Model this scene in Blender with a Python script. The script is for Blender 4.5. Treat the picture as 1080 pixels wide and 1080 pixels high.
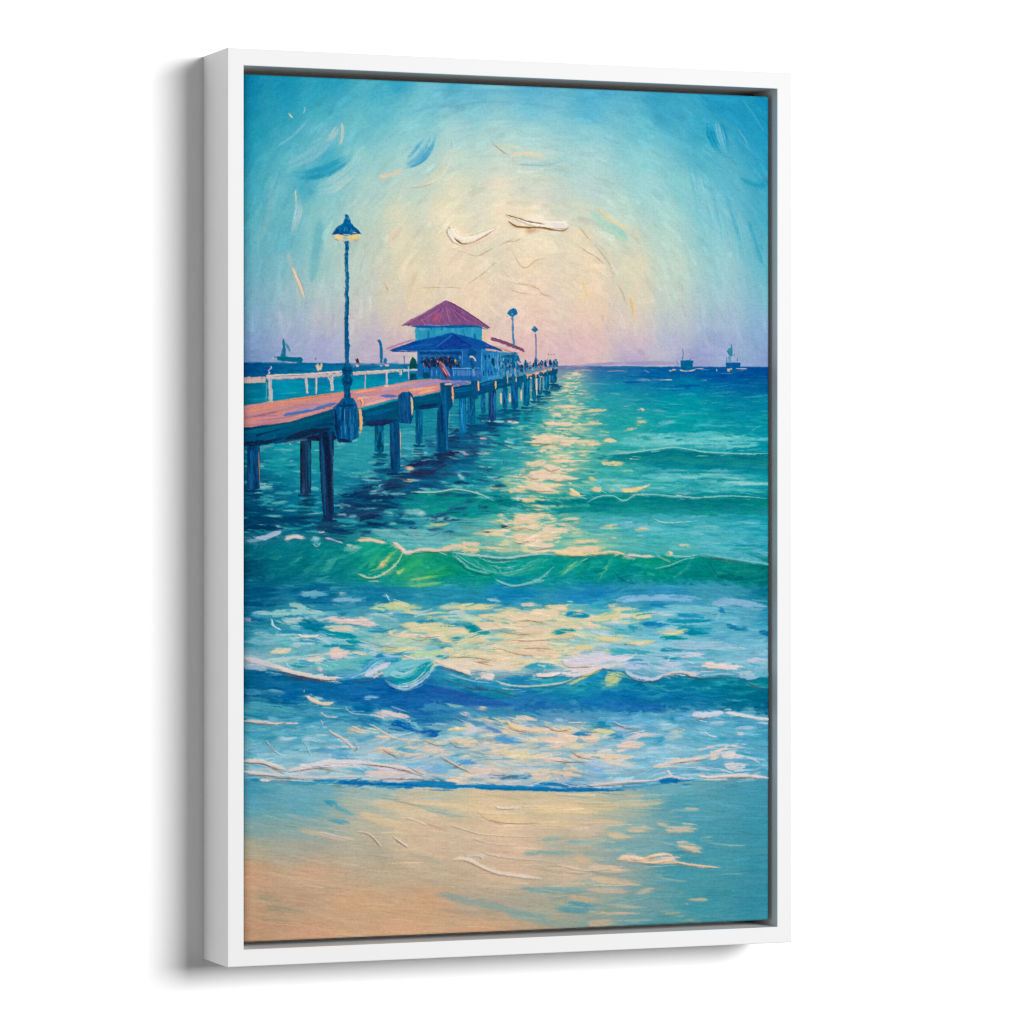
# A white floater-framed canvas print of a seaside pier, hung on a white wall.
# The canvas picture is laid down stroke by stroke as real relief: each stroke adds pigment
# colour and paint thickness to a fine sheet, which is then cut into the painted motifs.
import math
import numpy as np

rng = np.random.default_rng(7)

# ------------------------------------------------------------------ measurements
FRAME_H = 0.950            # outer height of the frame (m)
FRAME_W = 0.6447           # outer width
FRAME_D = 0.0857           # depth from the wall to the front face
FACE = 0.0176              # width of the white front face
YAW = math.radians(21.53)  # the viewer stands to the left of the picture
FOC = 4138.0 / 1080.0      # focal length / picture width
RECESS = 0.0125            # canvas face lies this far behind the frame's front
GAP_X, GAP_T, GAP_B = 0.0040, 0.0074, 0.0062
ca, sa = math.cos(YAW), math.sin(YAW)
ZL = FOC * 1080 / 970.0 * FRAME_H
LX = -300.0 / 970.0 * FRAME_H
CZ = 0.0046                # frame centre above the lens axis
CAM = (-(LX * ca + ZL * sa), -(-LX * sa + ZL * ca), -CZ)

CX0, CX1 = FACE + GAP_X, FRAME_W - FACE - GAP_X           # canvas extents
CZ1, CZ0 = FRAME_H / 2 - FACE - GAP_T, -FRAME_H / 2 + FACE + GAP_B
RES = 0.0007                                              # sheet resolution (m)
NW = int(round((CX1 - CX0) / RES)) + 1
NH = int(round((CZ1 - CZ0) / RES)) + 1


def conv(x, y):
    """Measured position in the slanted photograph -> flat canvas (column, row)."""
    x = np.asarray(x, float); y = np.asarray(y, float)
    a = (x - 540.0) / (FOC * 1080); b = (540.0 - y) / (FOC * 1080)
    dX = a * ca + sa; dY = -a * sa + ca
    t = (RECESS - CAM[1]) / dY
    X = CAM[0] + dX * t; Z = CAM[2] + b * t
    return (X - CX0) / RES, (CZ1 - Z) / RES


K = 1.42                                                  # sheet cells per measured unit

RELIEF = 1.7
AMB = .16
KEY_DIR = (.42, -1.0, .20)
KEY_DIST, KEY_W, KEY_H, KEY_E = 9.5, 4.6, 2.85, 1010

# ------------------------------------------------------------------ paint engine
col = np.zeros((NH, NW, 3), np.float32)
hgt = np.zeros((NH, NW), np.float32)
ids = np.zeros((NH, NW), np.uint8)
NAMES = []


def kind(name):
    if name not in NAMES:
        NAMES.append(name)
    return NAMES.index(name)


def vnoise(h, w, ch, cw=None, r=None):
    r = r or rng
    cw = cw or ch
    gh, gw = int(h / ch) + 3, int(w / cw) + 3
    g = r.random((gh, gw)).astype(np.float32)
    yy = np.arange(h) / ch; xx = np.arange(w) / cw
    yi = yy.astype(int); xi = xx.astype(int)
    fy = (yy - yi)[:, None]; fx = (xx - xi)[None, :]
    fy = fy * fy * (3 - 2 * fy); fx = fx * fx * (3 - 2 * fx)
    a = g[yi][:, xi]; b = g[yi][:, xi + 1]; c = g[yi + 1][:, xi]; d = g[yi + 1][:, xi + 1]
    return ((a * (1 - fx) + b * fx) * (1 - fy) + (c * (1 - fx) + d * fx) * fy).astype(np.float32)


EDGE_N = vnoise(NH, NW, 4) - .5
EDGE_N2 = vnoise(NH, NW, 5) - .5
GRAIN = vnoise(NH, NW, 2.2, 3) - .5


def smooth_path(P):
    P = np.asarray(P, float)
    cx, cy = conv(P[:, 0], P[:, 1])
    Q = np.stack([cx, cy], 1)
    if len(Q) > 2:
        E = np.vstack([2 * Q[0] - Q[1], Q, 2 * Q[-1] - Q[-2]])
        out = []
        for i in range(1, len(E) - 2):
            p0, p1, p2, p3 = E[i - 1:i + 3]
            n = max(3, int(np.hypot(*(p2 - p1)) / 2.5))
            t = np.linspace(0, 1, n, endpoint=False)[:, None]
            out.append(.5 * (2 * p1 + (p2 - p0) * t + (2 * p0 - 5 * p1 + 4 * p2 - p3) * t ** 2
                             + (3 * p1 - p0 - 3 * p2 + p3) * t ** 3))
        Q = np.vstack(out + [E[-2:-1]])
    return Q


LATE = []                                                 # wet accents repeated on top once the ground is dragged
LATE_ON = [False]


def stroke(P, w, c, c2=None, h=.35, **k):
    if LATE_ON[0] and (h >= (.5 if k.get('id') == 'painted_sky' else .8) or k.get('line', False)):
        LATE.append((P, w, c, c2, h, {q: v for q, v in k.items() if q != 'line'}))
    k.pop('line', None)
    lay(P, w, c, c2, h, **k)


def lay(P, w, c, c2=None, h=.35, a=1., soft=.35, br=.5, dry=.3, tp=(.12, .2), id=None, mask=None, wob=0.):
    Q = smooth_path(P)
    seg = np.hypot(*np.diff(Q, axis=0).T)
    L = seg.sum()
    if L < .5:
        Q = np.vstack([Q[0] - (.4, 0), Q[0] + (.4, 0)]); seg = np.array([.8]); L = .8
    n = int(min(90, max(4, L / 2.2)))
    s = np.concatenate([[0], np.cumsum(seg)])
    u = np.linspace(0, L, n)
    X = np.interp(u, s, Q[:, 0]); Y = np.interp(u, s, Q[:, 1])
    if wob:
        X = X + np.convolve(rng.normal(0, wob, n + 4), np.ones(5) / 5, 'valid')
        Y = Y + np.convolve(rng.normal(0, wob, n + 4), np.ones(5) / 5, 'valid') * .5
    TX = np.gradient(X); TY = np.gradient(Y)
    tl = np.hypot(TX, TY) + 1e-6; TX /= tl; TY /= tl
    W0 = max(.9, w * K / 2)
    x0 = max(0, int(X.min() - W0 - 2)); x1 = min(NW, int(X.max() + W0 + 3))
    y0 = max(0, int(Y.min() - W0 - 2)); y1 = min(NH, int(Y.max() + W0 + 3))
    if x1 <= x0 or y1 <= y0:
        return
    gy, gx = np.mgrid[y0:y1, x0:x1].astype(np.float32)
    best = np.full(gx.shape, 1e9, np.float32); bi = np.zeros(gx.shape, np.int16)
    for i in range(n):
        d = (gx - X[i]) ** 2 + (gy - Y[i]) ** 2
        m = d < best
        best = np.where(m, d, best); bi[m] = i
    t = (bi / (n - 1)).astype(np.float32)
    ox = gx - X[bi]; oy = gy - Y[bi]
    cr = ox * TY[bi] - oy * TX[bi]
    al = ox * TX[bi] + oy * TY[bi]
    inner = (bi > 0) & (bi < n - 1)
    r = np.where(inner, np.abs(cr), np.sqrt(cr * cr + al * al))
    tt = np.clip(t + np.where(inner, al / L, 0), 0, 1)
    prof = np.ones_like(tt)
    if tp[0] > 0: prof = np.minimum(prof, (tt / tp[0] + .12) ** .6)
    if tp[1] > 0: prof = np.minimum(prof, ((1 - tt) / tp[1] + .08) ** .6)
    hw = np.maximum(W0 * prof, .55)
    r = np.maximum(0, r + EDGE_N[y0:y1, x0:x1] * np.minimum(2., hw * .45))
    q = cr / hw
    A = np.clip((1 - r / hw) * hw / max(.8, soft * hw.max()) + .15 * (1 - soft), 0, 1)
    A = A * A * (3 - 2 * A)
    nb = max(5, int(W0 * 1.6))
    B = rng.random(nb + 3).astype(np.float32); B2 = rng.random(nb + 3).astype(np.float32)
    qi = np.clip((q * .5 + .5), 0, 1) * nb
    q0 = qi.astype(int); f = qi - q0
    bA = B[q0] * (1 - f) + B[q0 + 1] * f; bB = B2[q0] * (1 - f) + B2[q0 + 1] * f
    bn = bA * (1 - tt) + bB * tt
    if dry > 0:
        thr = np.clip((tt - .45) / .55, 0, 1) ** 1.5 * dry + dry * .12
        A = A * np.clip((bn + GRAIN[y0:y1, x0:x1] * .5 - thr) * 5 + .6, 0, 1)
    A = A * a
    if mask is not None:
        A = A * mask[y0:y1, x0:x1]
    c = np.asarray(c, np.float32)
    if c2 is None:
        C = c[None, None] + (bn - .5)[..., None] * 36 * br + (bB - .5)[..., None] * np.array([14, 2, -10]) * br
    else:
        C = c[None, None] + (np.asarray(c2, np.float32) - c)[None, None] * np.clip((bn - .5) * 1.6 * (br + .5) + .45, 0, 1)[..., None] + (bB - .5)[..., None] * 24 * br
    reg = col[y0:y1, x0:x1]
    reg += (C - reg) * A[..., None]
    aq = np.clip(np.abs(q), 0, 1)
    pr = h * (.55 * np.sqrt(np.clip(1 - aq ** 4, 0, 1)) + .35 * aq ** 5 + (bn - .5) * .55 * br)
    hr = hgt[y0:y1, x0:x1]
    hr += A * (pr - .55 * hr)
    if id is not None:
        ids[y0:y1, x0:x1][A > .45] = kind(id)


def poly(P, rag=.8):
    P = np.asarray(P, float)
    cx, cy = conv(P[:, 0], P[:, 1])
    m = np.zeros((NH, NW), np.float32)
    x0 = max(0, int(cx.min()) - 3); x1 = min(NW, int(cx.max()) + 4)
    y0 = max(0, int(cy.min()) - 3); y1 = min(NH, int(cy.max()) + 4)
    if x1 <= x0 or y1 <= y0:
        return m
    gy, gx = np.mgrid[y0:y1, x0:x1].astype(np.float32)
    gx = gx + EDGE_N[y0:y1, x0:x1] * 2 * rag; gy = gy + EDGE_N2[y0:y1, x0:x1] * 2 * rag
    acc = np.zeros(gx.shape, np.float32)
    for sx, sy in ((-.25, -.25), (.25, -.25), (-.25, .25), (.25, .25)):
        ins = np.zeros(gx.shape, bool)
        px = gx + sx; py = gy + sy
        j = len(P) - 1
        for i in range(len(P)):
            yi, yj, xi, xj = cy[i], cy[j], cx[i], cx[j]
            if yi != yj:
                ins ^= ((yi > py) != (yj > py)) & (px < (xj - xi) * (py - yi) / (yj - yi) + xi)
            j = i
        acc += ins * .25
    m[y0:y1, x0:x1] = acc
    return m


def fill(P, cols, ang=0., w=3., ln=14., n=20, id=None, h=.35, rag=.8, base=True, a=.9, dry=.25):
    """Block in a shape and work bristle strokes over it."""
    m = poly(P, rag)
    cols = [np.asarray(c, np.float32) for c in cols]
    if base:
        col[:] += (cols[0] - col) * m[..., None]
        hgt[:] += m * (h * .5 - .6 * hgt)
    if id is not None:
        ids[m > .5] = kind(id)
    P = np.asarray(P, float)
    lo, hi = P.min(0), P.max(0)
    for _ in range(n):
        x, y = lo + (hi - lo) * rng.random(2)
        th = math.radians(ang + rng.normal(0, 5)); l = ln * rng.uniform(.5, 1.2) / 2
        c = cols[rng.integers(len(cols))] + rng.normal(0, 5)
        lay([(x - l * math.cos(th), y - l * math.sin(th)), (x + l * math.cos(th), y + l * math.sin(th))],
               w * rng.uniform(.6, 1.3), c, h=h, a=a, mask=m, dry=dry)
    return m


def field(pts, ax=1., ay=1., p=3.0):
    """Smooth colour field through control colours (x, y, r, g, b)."""
    pts = np.asarray(pts, np.float32)
    cx, cy = conv(pts[:, 0], pts[:, 1])
    st = 4
    gy, gx = np.mgrid[0:NH + st:st, 0:NW + st:st].astype(np.float32)
    num = np.zeros(gx.shape + (3,), np.float32); den = np.zeros(gx.shape, np.float32)
    for i in range(len(pts)):
        d2 = ((gx - cx[i]) * ax) ** 2 + ((gy - cy[i]) * ay) ** 2 + 60.
        wt = d2 ** (-p / 2)
        num += wt[..., None] * pts[i, 2:]; den += wt
    F = num / den[..., None]
    yy = np.arange(NH) / st; xx = np.arange(NW) / st
    yi = yy.astype(int); xi = xx.astype(int)
    fy = (yy - yi)[:, None, None].astype(np.float32); fx = (xx - xi)[None, :, None].astype(np.float32)
    return ((F[yi][:, xi] * (1 - fx) + F[yi][:, xi + 1] * fx) * (1 - fy)
            + (F[yi + 1][:, xi] * (1 - fx) + F[yi + 1][:, xi + 1] * fx) * fy)


def at(F, x, y):
    cx, cy = conv(x, y)
    return F[int(np.clip(cy, 0, NH - 1)), int(np.clip(cx, 0, NW - 1))]


def dab(x0, y0, x1, y1, w, c, c2=None, bow=None, **k):
    """One loaded brush mark from end to end with a little bow."""
    b = rng.normal(0, .02) * math.hypot(x1 - x0, y1 - y0) if bow is None else bow
    mx, my = (x0 + x1) / 2, (y0 + y1) / 2 + b
    k.setdefault('tp', (rng.uniform(.08, .35), rng.uniform(.15, .6)))
    lay([(x0, y0), (mx, my), (x1, y1)], w, c, c2, **k)


def crack(P, c=(178, 140, 105), w=.9, h=.25, a=.8, id=None):
    stroke(P, w, c, h=h, a=a * .8, br=.3, dry=.5, tp=(.3, .3), wob=.9, id=id, line=True)


def rows(table):
    out = []
    for y, r in table:
        for e in r:
            out.append((e[0], y) + tuple(e[1:]))
    return out


LATE_ON[0] = True
def swirl(P, w, cols, n, lw=2., h=.5, a=.75, id=None, late=True):
    """A loaded brush turning: a bundle of bristle trails side by side along one path."""
    P = np.asarray(P, float)
    d = np.gradient(P, axis=0); nrm = np.stack([-d[:, 1], d[:, 0]], 1); nrm /= np.hypot(*nrm.T)[:, None] + 1e-6
    env = np.sin(np.linspace(.35, math.pi - .2, len(P)))[:, None]
    for k in range(n):
        o = ((k + .5) / n - .5) * w + rng.normal(0, .3)
        Q = P + nrm * o * env
        t0, t1 = rng.uniform(0, .3), rng.uniform(.7, 1.)
        u = np.linspace(0, 1, len(Q)); v = np.linspace(t0, t1, max(4, len(Q)))
        Q = np.stack([np.interp(v, u, Q[:, 0]), np.interp(v, u, Q[:, 1])], 1)
        c = np.array(cols[rng.integers(len(cols))], float) + rng.normal(0, 5)
        (stroke if late else lay)(Q, lw * rng.uniform(.6, 1.5), c, None, h, a=a * rng.uniform(.6, 1.1), soft=.85, dry=.5, tp=(.3, .5), id=id)


# ------------------------------------------------------------------ sky
SKY = rows([
 (84, [(258,0,122,164),(300,10,138,172),(350,26,150,182),(420,40,156,188),(480,66,166,198),(560,70,166,200),(640,60,160,196),(700,40,152,190),(760,18,142,184),(812,8,136,178)]),
 (102, [(258,4,128,166),(300,20,146,178),(330,40,160,186),(400,70,174,196),(450,106,190,206),(500,96,182,206),(560,88,178,206),(620,72,170,200),(700,46,156,190),(760,20,144,184),(812,8,138,178)]),
 (120, [(258,8,134,168),(300,34,154,182),(340,64,170,190),(400,90,184,200),(450,120,196,206),(500,130,198,208),(560,114,192,210),(620,84,178,206),(700,52,162,192),(780,22,146,186),(812,10,140,180)]),
 (140, [(258,14,140,172),(272,26,150,178),(300,62,168,190),(340,110,190,204),(380,104,190,200),(430,138,206,208),(480,168,212,208),(520,172,212,208),(560,164,212,210),(620,142,205,212),(680,102,190,206),(740,48,162,192),(812,18,144,184)]),
 (168, [(258,16,142,172),(285,72,172,190),(310,100,186,200),(345,64,172,192),(380,150,205,205),(430,168,212,208),(480,196,218,204),(530,205,220,205),(560,196,216,205),(620,172,212,210),(680,138,205,210),(740,78,176,198),(812,32,152,188)]),
 (197, [(258,44,156,178),(272,64,166,186),(290,108,187,198),(320,66,168,190),(350,132,198,205),(390,172,208,202),(430,194,214,200),(480,224,220,192),(530,232,222,196),(560,212,218,200),(620,184,212,206),(680,156,210,208),(720,130,200,205),(770,86,178,198),(812,50,160,190)]),
 (225, [(258,60,162,180),(272,82,171,186),(300,98,181,195),(340,142,200,200),(380,180,208,196),(420,218,215,188),(470,236,221,188),(530,240,223,192),(560,238,222,190),(610,208,214,195),(650,186,214,200),(700,166,210,206),(750,122,194,204),(812,60,165,192)]),
 (253, [(258,74,166,184),(272,96,173,188),(300,98,181,195),(330,128,193,198),(352,172,205,196),(395,192,207,190),(420,228,217,184),(480,240,221,188),(560,242,223,190),(610,234,217,186),(660,207,212,190),(700,181,212,200),(750,136,200,206),(812,76,170,192)]),
 (282, [(258,86,166,184),(272,108,174,190),(300,128,187,196),(335,153,199,196),(370,188,206,194),(405,209,209,186),(430,232,215,180),(480,240,217,184),(560,240,217,186),(620,236,213,180),(670,223,214,184),(710,191,212,196),(760,150,200,204),(812,94,178,196)]),
 (311, [(258,100,166,186),(272,124,174,193),(300,152,189,198),(340,177,199,196),(380,197,203,192),(410,217,207,184),(440,232,211,178),(500,238,212,182),(560,237,209,184),(620,235,209,178),(670,221,209,182),(710,191,208,194),(760,160,198,206),(812,118,184,200)]),
 (337, [(258,110,160,188),(272,132,168,196),(300,162,183,200),(340,186,189,198),(380,201,195,192),(420,217,197,180),(480,232,204,180),(560,233,201,184),(620,231,201,180),(670,216,201,186),(710,186,197,198),(760,160,185,204),(812,132,175,204)]),
 (361, [(258,108,146,188),(272,130,156,196),(300,156,166,205),(340,166,169,207),(390,189,179,200),(415,206,183,190),(500,226,192,182),(560,227,189,184),(620,223,187,186),(670,206,183,196),(710,176,177,204),(760,151,166,205),(812,133,164,205)]),
 (379, [(258,100,138,184),(272,120,146,191),(340,160,166,205),(400,186,171,195),(560,218,182,184),(600,213,179,186),(670,180,168,196),(740,146,156,198),(812,128,152,198)]),
])
SKY = [(x, y) + tuple(v + (255 - v) * .045 for v in c) for x, y, *c in SKY]
FS = field(SKY)
col[:] = FS
ids[:] = kind('painted_sky')
hgt[:] = .25 + vnoise(NH, NW, 9, 14) * .08


def sky_dir(x, y):
    dx, dy = x - 568, (y - 350)
    th = math.atan2(dx, -dy)                 # tangent of rings round the low sun
    if y > 345: th *= max(0, 1 - (y - 345) / 25)
    return th


sky = 'painted_sky'
for i in range(2600):
    x = rng.uniform(250, 820); y = rng.uniform(72, 392)
    th = sky_dir(x, y) + rng.normal(0, .22)
    rr = math.hypot(x - 568, y - 340)
    if rr < 110: th += rng.normal(0, .6)
    l = rng.uniform(10, 38); w = rng.uniform(3.5, 10)
    k = l / max(rr, 60) * .5
    c = at(FS, x, y) + rng.normal(0, 4.5) + rng.normal(0, 2.5, 3)
    dx, dy = math.cos(th) * l / 2, math.sin(th) * l / 2
    nx, ny = -math.sin(th), math.cos(th)
    s = k * l * .22
    sg = 1 if (nx * (568 - x) + ny * (350 - y)) > 0 else -1
    stroke([(x - dx + nx * s * sg, y - dy + ny * s * sg), (x, y), (x + dx + nx * s * sg, y + dy + ny * s * sg)], w, c,
           h=rng.uniform(.08, .22), a=rng.uniform(.3, .65), soft=.9, br=.4, dry=.4, id=sky)
S = dict(id=sky)
# sweeping paler and bluer marks in the upper sky
swirl([(302,184),(322,186),(345,180),(364,170),(380,157)], 13, [(16,142,178),(30,152,185),(50,162,190),(10,136,172)], 9, 3.4, .4, .7, sky)
swirl([(272,222),(282,200),(291,175),(300,150)], 16, [(60,162,186),(90,178,194),(110,188,198)], 7, 4, .3, .4, sky)
swirl([(278,290),(274,255),(280,220),(290,192)], 22, [(110,186,198),(130,192,200),(96,176,192)], 9, 4, .3, .45, sky)
swirl([(296,178),(318,170),(336,158),(350,142),(357,126)], 13, [(140,196,206),(120,188,204),(106,182,200),(158,202,208)], 9, 5.5, .5, .42, sky)
swirl([(342,150),(352,142),(358,130)], 7, [(186,208,206),(160,204,208),(206,208,192)], 4, 2.4, .6, .7, sky)
stroke([(292,154),(310,142),(327,123)], 4, (120,188,204), h=.4, a=.8, soft=.8, dry=.6, **S)
swirl([(330,202),(350,196),(372,180),(394,156)], 16, [(180,212,206),(150,204,206),(196,214,202),(136,196,204)], 11, 3, .4, .7, sky)
stroke([(270,260),(282,230),(288,190)], 10, (128,184,192), h=.3, a=.55, soft=.9, **S)
swirl([(305,250),(311,236),(315,222),(313,208),(311,201)], 9, [(170,204,210),(190,210,206),(150,196,206)], 6, 2.4, .5, .8, sky)
stroke([(311,200),(313,212)], 1.6, (232,212,176), h=.5, **S)
stroke([(338,230),(334,262),(328,300)], 16, (88,172,190), h=.3, a=.5, soft=.9, **S)
swirl([(424,177),(440,167),(450,152),(457,137)], 17, [(74,158,198),(130,196,212),(90,172,204),(110,188,208),(156,206,212)], 12, 3.4, .55, .42, sky)
swirl([(428,178),(444,169),(455,156),(462,139)], 7, [(50,146,192),(80,168,202)], 4, 2.6, .55, .5, sky)
swirl([(431,199),(450,193),(466,180),(474,164),(476,147)], 10, [(228,220,190),(206,214,196),(216,216,192)], 6, 2., .55, .85, sky)
crack([(476,148),(476,160)], (150,175,180), 1.2, id=sky); crack([(431,199),(450,196),(464,189)], (170,160,140), id=sky)
stroke([(399,186),(411,185),(424,179)], 4, (226,208,178), h=.5, **S)
stroke([(358,153),(361,142),(360,129)], 3.4, (216,210,186), (150,196,202), h=.6, **S)
stroke([(305,119),(306,122),(309,125)], 2, (238,214,160), h=.6, **S)
stroke([(321,112),(321,117),(319,120)], 1.4, (160,196,200), h=.5, **S)
stroke([(308,282),(314,296),(321,315)], 4.4, (226,212,184), (200,202,190), h=.7, **S)
crack([(309,282),(317,298),(322,315)], (176,128,92), 1.2, id=sky)
stroke([(302,262),(310,290),(318,330)], 9, (186,196,190), h=.3, a=.5, soft=.9, **S)
stroke([(413,254),(420,245),(424,238)], 4, (224,192,176), h=.4, a=.8, **S)
stroke([(406,296),(408,302),(411,309)], 3, (222,206,176), h=.5, **S); crack([(406,299),(410,309)], (176,140,100), id=sky)
stroke([(430,120),(455,112),(490,114)], 7, (120,188,210), (96,178,206), h=.35, a=.8, soft=.7, **S)
for k in range(9):
    y = 95 + k * 9
    stroke([(455 + k * 6, y), (530, y - 3 + rng.normal(0, 2)), (640 - k * 4, y + 6)], 6, at(FS, 545, y) + rng.normal(0, 6), h=.25, a=.6, soft=.9, dry=.7, **S)
stroke([(519,150),(526,157),(536,163)], 2.4, (205,205,185), h=.6, **S); crack([(519,149),(528,159),(538,164)], (150,140,110), 1.1, id=sky)
stroke([(522,153),(535,154),(550,158)], 5, (196,214,196), h=.5, a=.8, **S)
stroke([(537,164),(555,162),(577,165)], 4.2, (234,214,184), (224,216,192), h=.45, **S)
stroke([(548,173),(575,174),(592,169),(598,161),(590,157)], 5, (178,212,208), (150,204,210), h=.6, a=.8, **S)
crack([(540,167),(546,173),(570,174.5),(590,171),(598,164)], (160,176,160), 1.2, id=sky)
# thick knife marks beside the sun
stroke([(474,240),(480,251),(492,254),(508,249),(524,240)], 11, (250,240,222), (242,230,208), h=1.9, soft=.2, tp=(.05, .6), dry=.1, **S)
stroke([(477,251),(486,257),(497,256),(510,249.5),(523,241)], 2.6, (156,104,60), h=.2, tp=(.1, .5), line=True, dry=.1, **S)
stroke([(533,226),(548,232),(566,237),(578,237)], 3.5, (236,222,196), h=1., **S)
stroke([(545,231),(566,235),(584,237),(598,237)], 9, (250,241,226), (240,226,204), h=1.8, soft=.2, tp=(.4, .05), dry=.1, **S)
stroke([(533,226.5),(545,230),(558,234),(575,237)], 2., (150,106,70), h=.2, line=True, dry=.1, **S)
stroke([(535,233),(544,238.5),(556,240),(570,240),(586,243),(595,243),(600,239)], 2.4, (148,100,60), h=.2, line=True, dry=.1, **S)
stroke([(580,236),(590,239),(598,238)], 4, (240,228,222), h=1.3, **S)
stroke([(488,262),(505,256),(530,246)], 12, (236,218,194), (232,212,186), h=.7, a=.7, soft=.4, **S)
for P in ([(476,262),(490,266),(503,270),(520,262),(537,254),(551,250)], [(492,300),(510,288),(524,275),(529,271)], [(531,286),(543,298),(562,301),(570,309)],
          [(532,292),(540,298),(566,304),(571,312)], [(540,265),(548,279),(556,282),(566,274),(578,273)], [(535,303),(545,308),(563,311)],
          [(609,258),(618,265),(630,272),(640,283)], [(627,258),(640,275),(648,288),(651,293)], [(652,300),(657,310),(660,322)],
          [(535,255),(545,254),(552,250)], [(610,238),(616,246),(624,256)], [(567,303),(572,310),(585,314)], [(440,304),(470,303),(500,305)]):
    crack(P, (190,158,122), .9, h=.35, id=sky)
for k in range(60):
    x, y = rng.normal(560, 55), rng.uniform(255, 345)
    th = rng.uniform(-.8, .8)
    stroke([(x, y), (x + 10 * math.cos(th), y + 10 * math.sin(th) + rng.normal(0, 2)), (x + 20 * math.cos(th), y + 18 * math.sin(th))], rng.uniform(4, 9),
           at(FS, x, y) + rng.normal(3, 4), h=.5, a=.45, soft=.25, id=sky)
stroke([(622,224),(640,240),(664,256)], 13, (168,212,192), (180,212,188), h=.4, a=.8, soft=.7, **S)
stroke([(645,238),(657,246),(662,252)], 7, (138,206,196), h=.4, a=.7, soft=.7, **S)
stroke([(631,219),(643,231),(664,243)], 8, (230,214,178), (214,214,184), h=.5, a=.85, soft=.6, **S)
for x0, c in ((670,(218,212,176)),(683,(206,210,180)),(693,(176,206,190)),(704,(190,208,188)),(716,(150,200,196)),(728,(168,206,200)),(742,(130,192,200))):
    stroke([(x0 - 4, 232), (x0 + 8, 265), (x0 + 16, 300), (x0 + 18, 330)], rng.uniform(5, 9), c, h=.3, a=.28, soft=.9, dry=.7, **S)
for x0, y0, c in ((738,185,(150,204,212)),(752,195,(120,188,206)),(766,205,(92,176,200)),(778,222,(120,188,204)),(790,232,(60,162,188))):
    stroke([(x0, y0), (x0 + 7, y0 + 25), (x0 + 16, y0 + 52)], rng.uniform(2.5, 6), c, h=.5, a=.55, soft=.7, dry=.7, **S)
swirl([(747,124),(749,140),(756,156),(764,165)], 9, [(14,140,180),(30,152,188),(90,180,205)], 6, 2.2, .6, .9, sky)
swirl([(755,121),(759,136),(763,152),(768,165)], 10, [(110,186,208),(20,142,182),(80,174,202),(130,196,212)], 7, 3, .6, .65, sky)
swirl([(762,125),(772,138),(780,152),(782,164)], 16, [(60,164,194),(90,178,200),(40,156,190)], 8, 3, .5, .7, sky)
for k in range(9):
    x0 = 728 + k * 8; swirl([(x0 - 6, 150 + k * 9), (x0 + 2, 180 + k * 9), (x0 + 9, 215 + k * 9), (x0 + 12, 250 + k * 8)], 8, [(150,208,214),(110,188,206),(70,170,196),(130,198,208)], 4, 2., .45, .45, sky)
crack([(752,160),(765,165),(774,166)], (80,150,170), 1., id=sky)
crack([(777,135),(786,148),(789,158)], (120,186,204), 1., id=sky)
stroke([(783,105),(795,122),(806,140)], 3, (70,166,196), h=.4, a=.6, **S)
stroke([(812,190),(800,196),(780,188)], 7, (6,134,170), h=.3, a=.6, soft=.8, **S)
stroke([(665,314),(667,324),(668,333)], 3.6, (238,196,128), h=.5, a=.9, soft=.6, **S)
stroke([(615,297),(617,305),(620,313)], 3, (240,204,146), h=.5, a=.8, **S)
stroke([(640,318),(638,328),(637,340)], 4, (236,206,180), h=.5, a=.8, **S)
for k in range(26):
    x = rng.uniform(262, 400); y = rng.uniform(300, 368)
    stroke([(x, y), (x + rng.normal(8, 6), y + rng.uniform(-4, 8))], rng.uniform(4, 8), at(FS, x, y) + np.array([10, 6, 8]) * rng.normal(.3, 1), h=.25, a=.4, soft=.9, id=sky)
for k in range(5):
    stroke([(606 + k * 9, 385.5 - k * .7), (650 + k * 12, 383.5 - k * .4), (690 + k * 14, 385)], 3.2, (150 + k * 2, 148, 190), h=.25, a=.55, soft=.6, **S)



def smear(sel, ang, n, lo, hi, hk=.5):
    """Drag wet paint along the brush direction."""
    ys, xs = np.nonzero(sel)
    dx = np.cos(ang)[ys, xs]; dy = np.sin(ang)[ys, xs]
    acc = np.zeros((len(ys), 3), np.float32); ah = np.zeros(len(ys), np.float32); px = xs.astype(np.float32); py = ys.astype(np.float32)
    for k in range(-n, n + 1):
        ix = np.clip(np.rint(px + k * dx), 0, NW - 1).astype(int); iy = np.clip(np.rint(py + k * dy), 0, NH - 1).astype(int)
        acc += col[iy, ix]; ah += hgt[iy, ix]
    acc /= 2 * n + 1; ah /= 2 * n + 1
    mm = vnoise(NH, NW, 7, 16)[ys, xs]
    mm = lo + (hi - lo) * np.clip((mm - .3) * 2.2, 0, 1)
    col[ys, xs] += (acc - col[ys, xs]) * mm[:, None]
    hgt[ys, xs] += (ah - hgt[ys, xs]) * mm * hk


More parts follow.
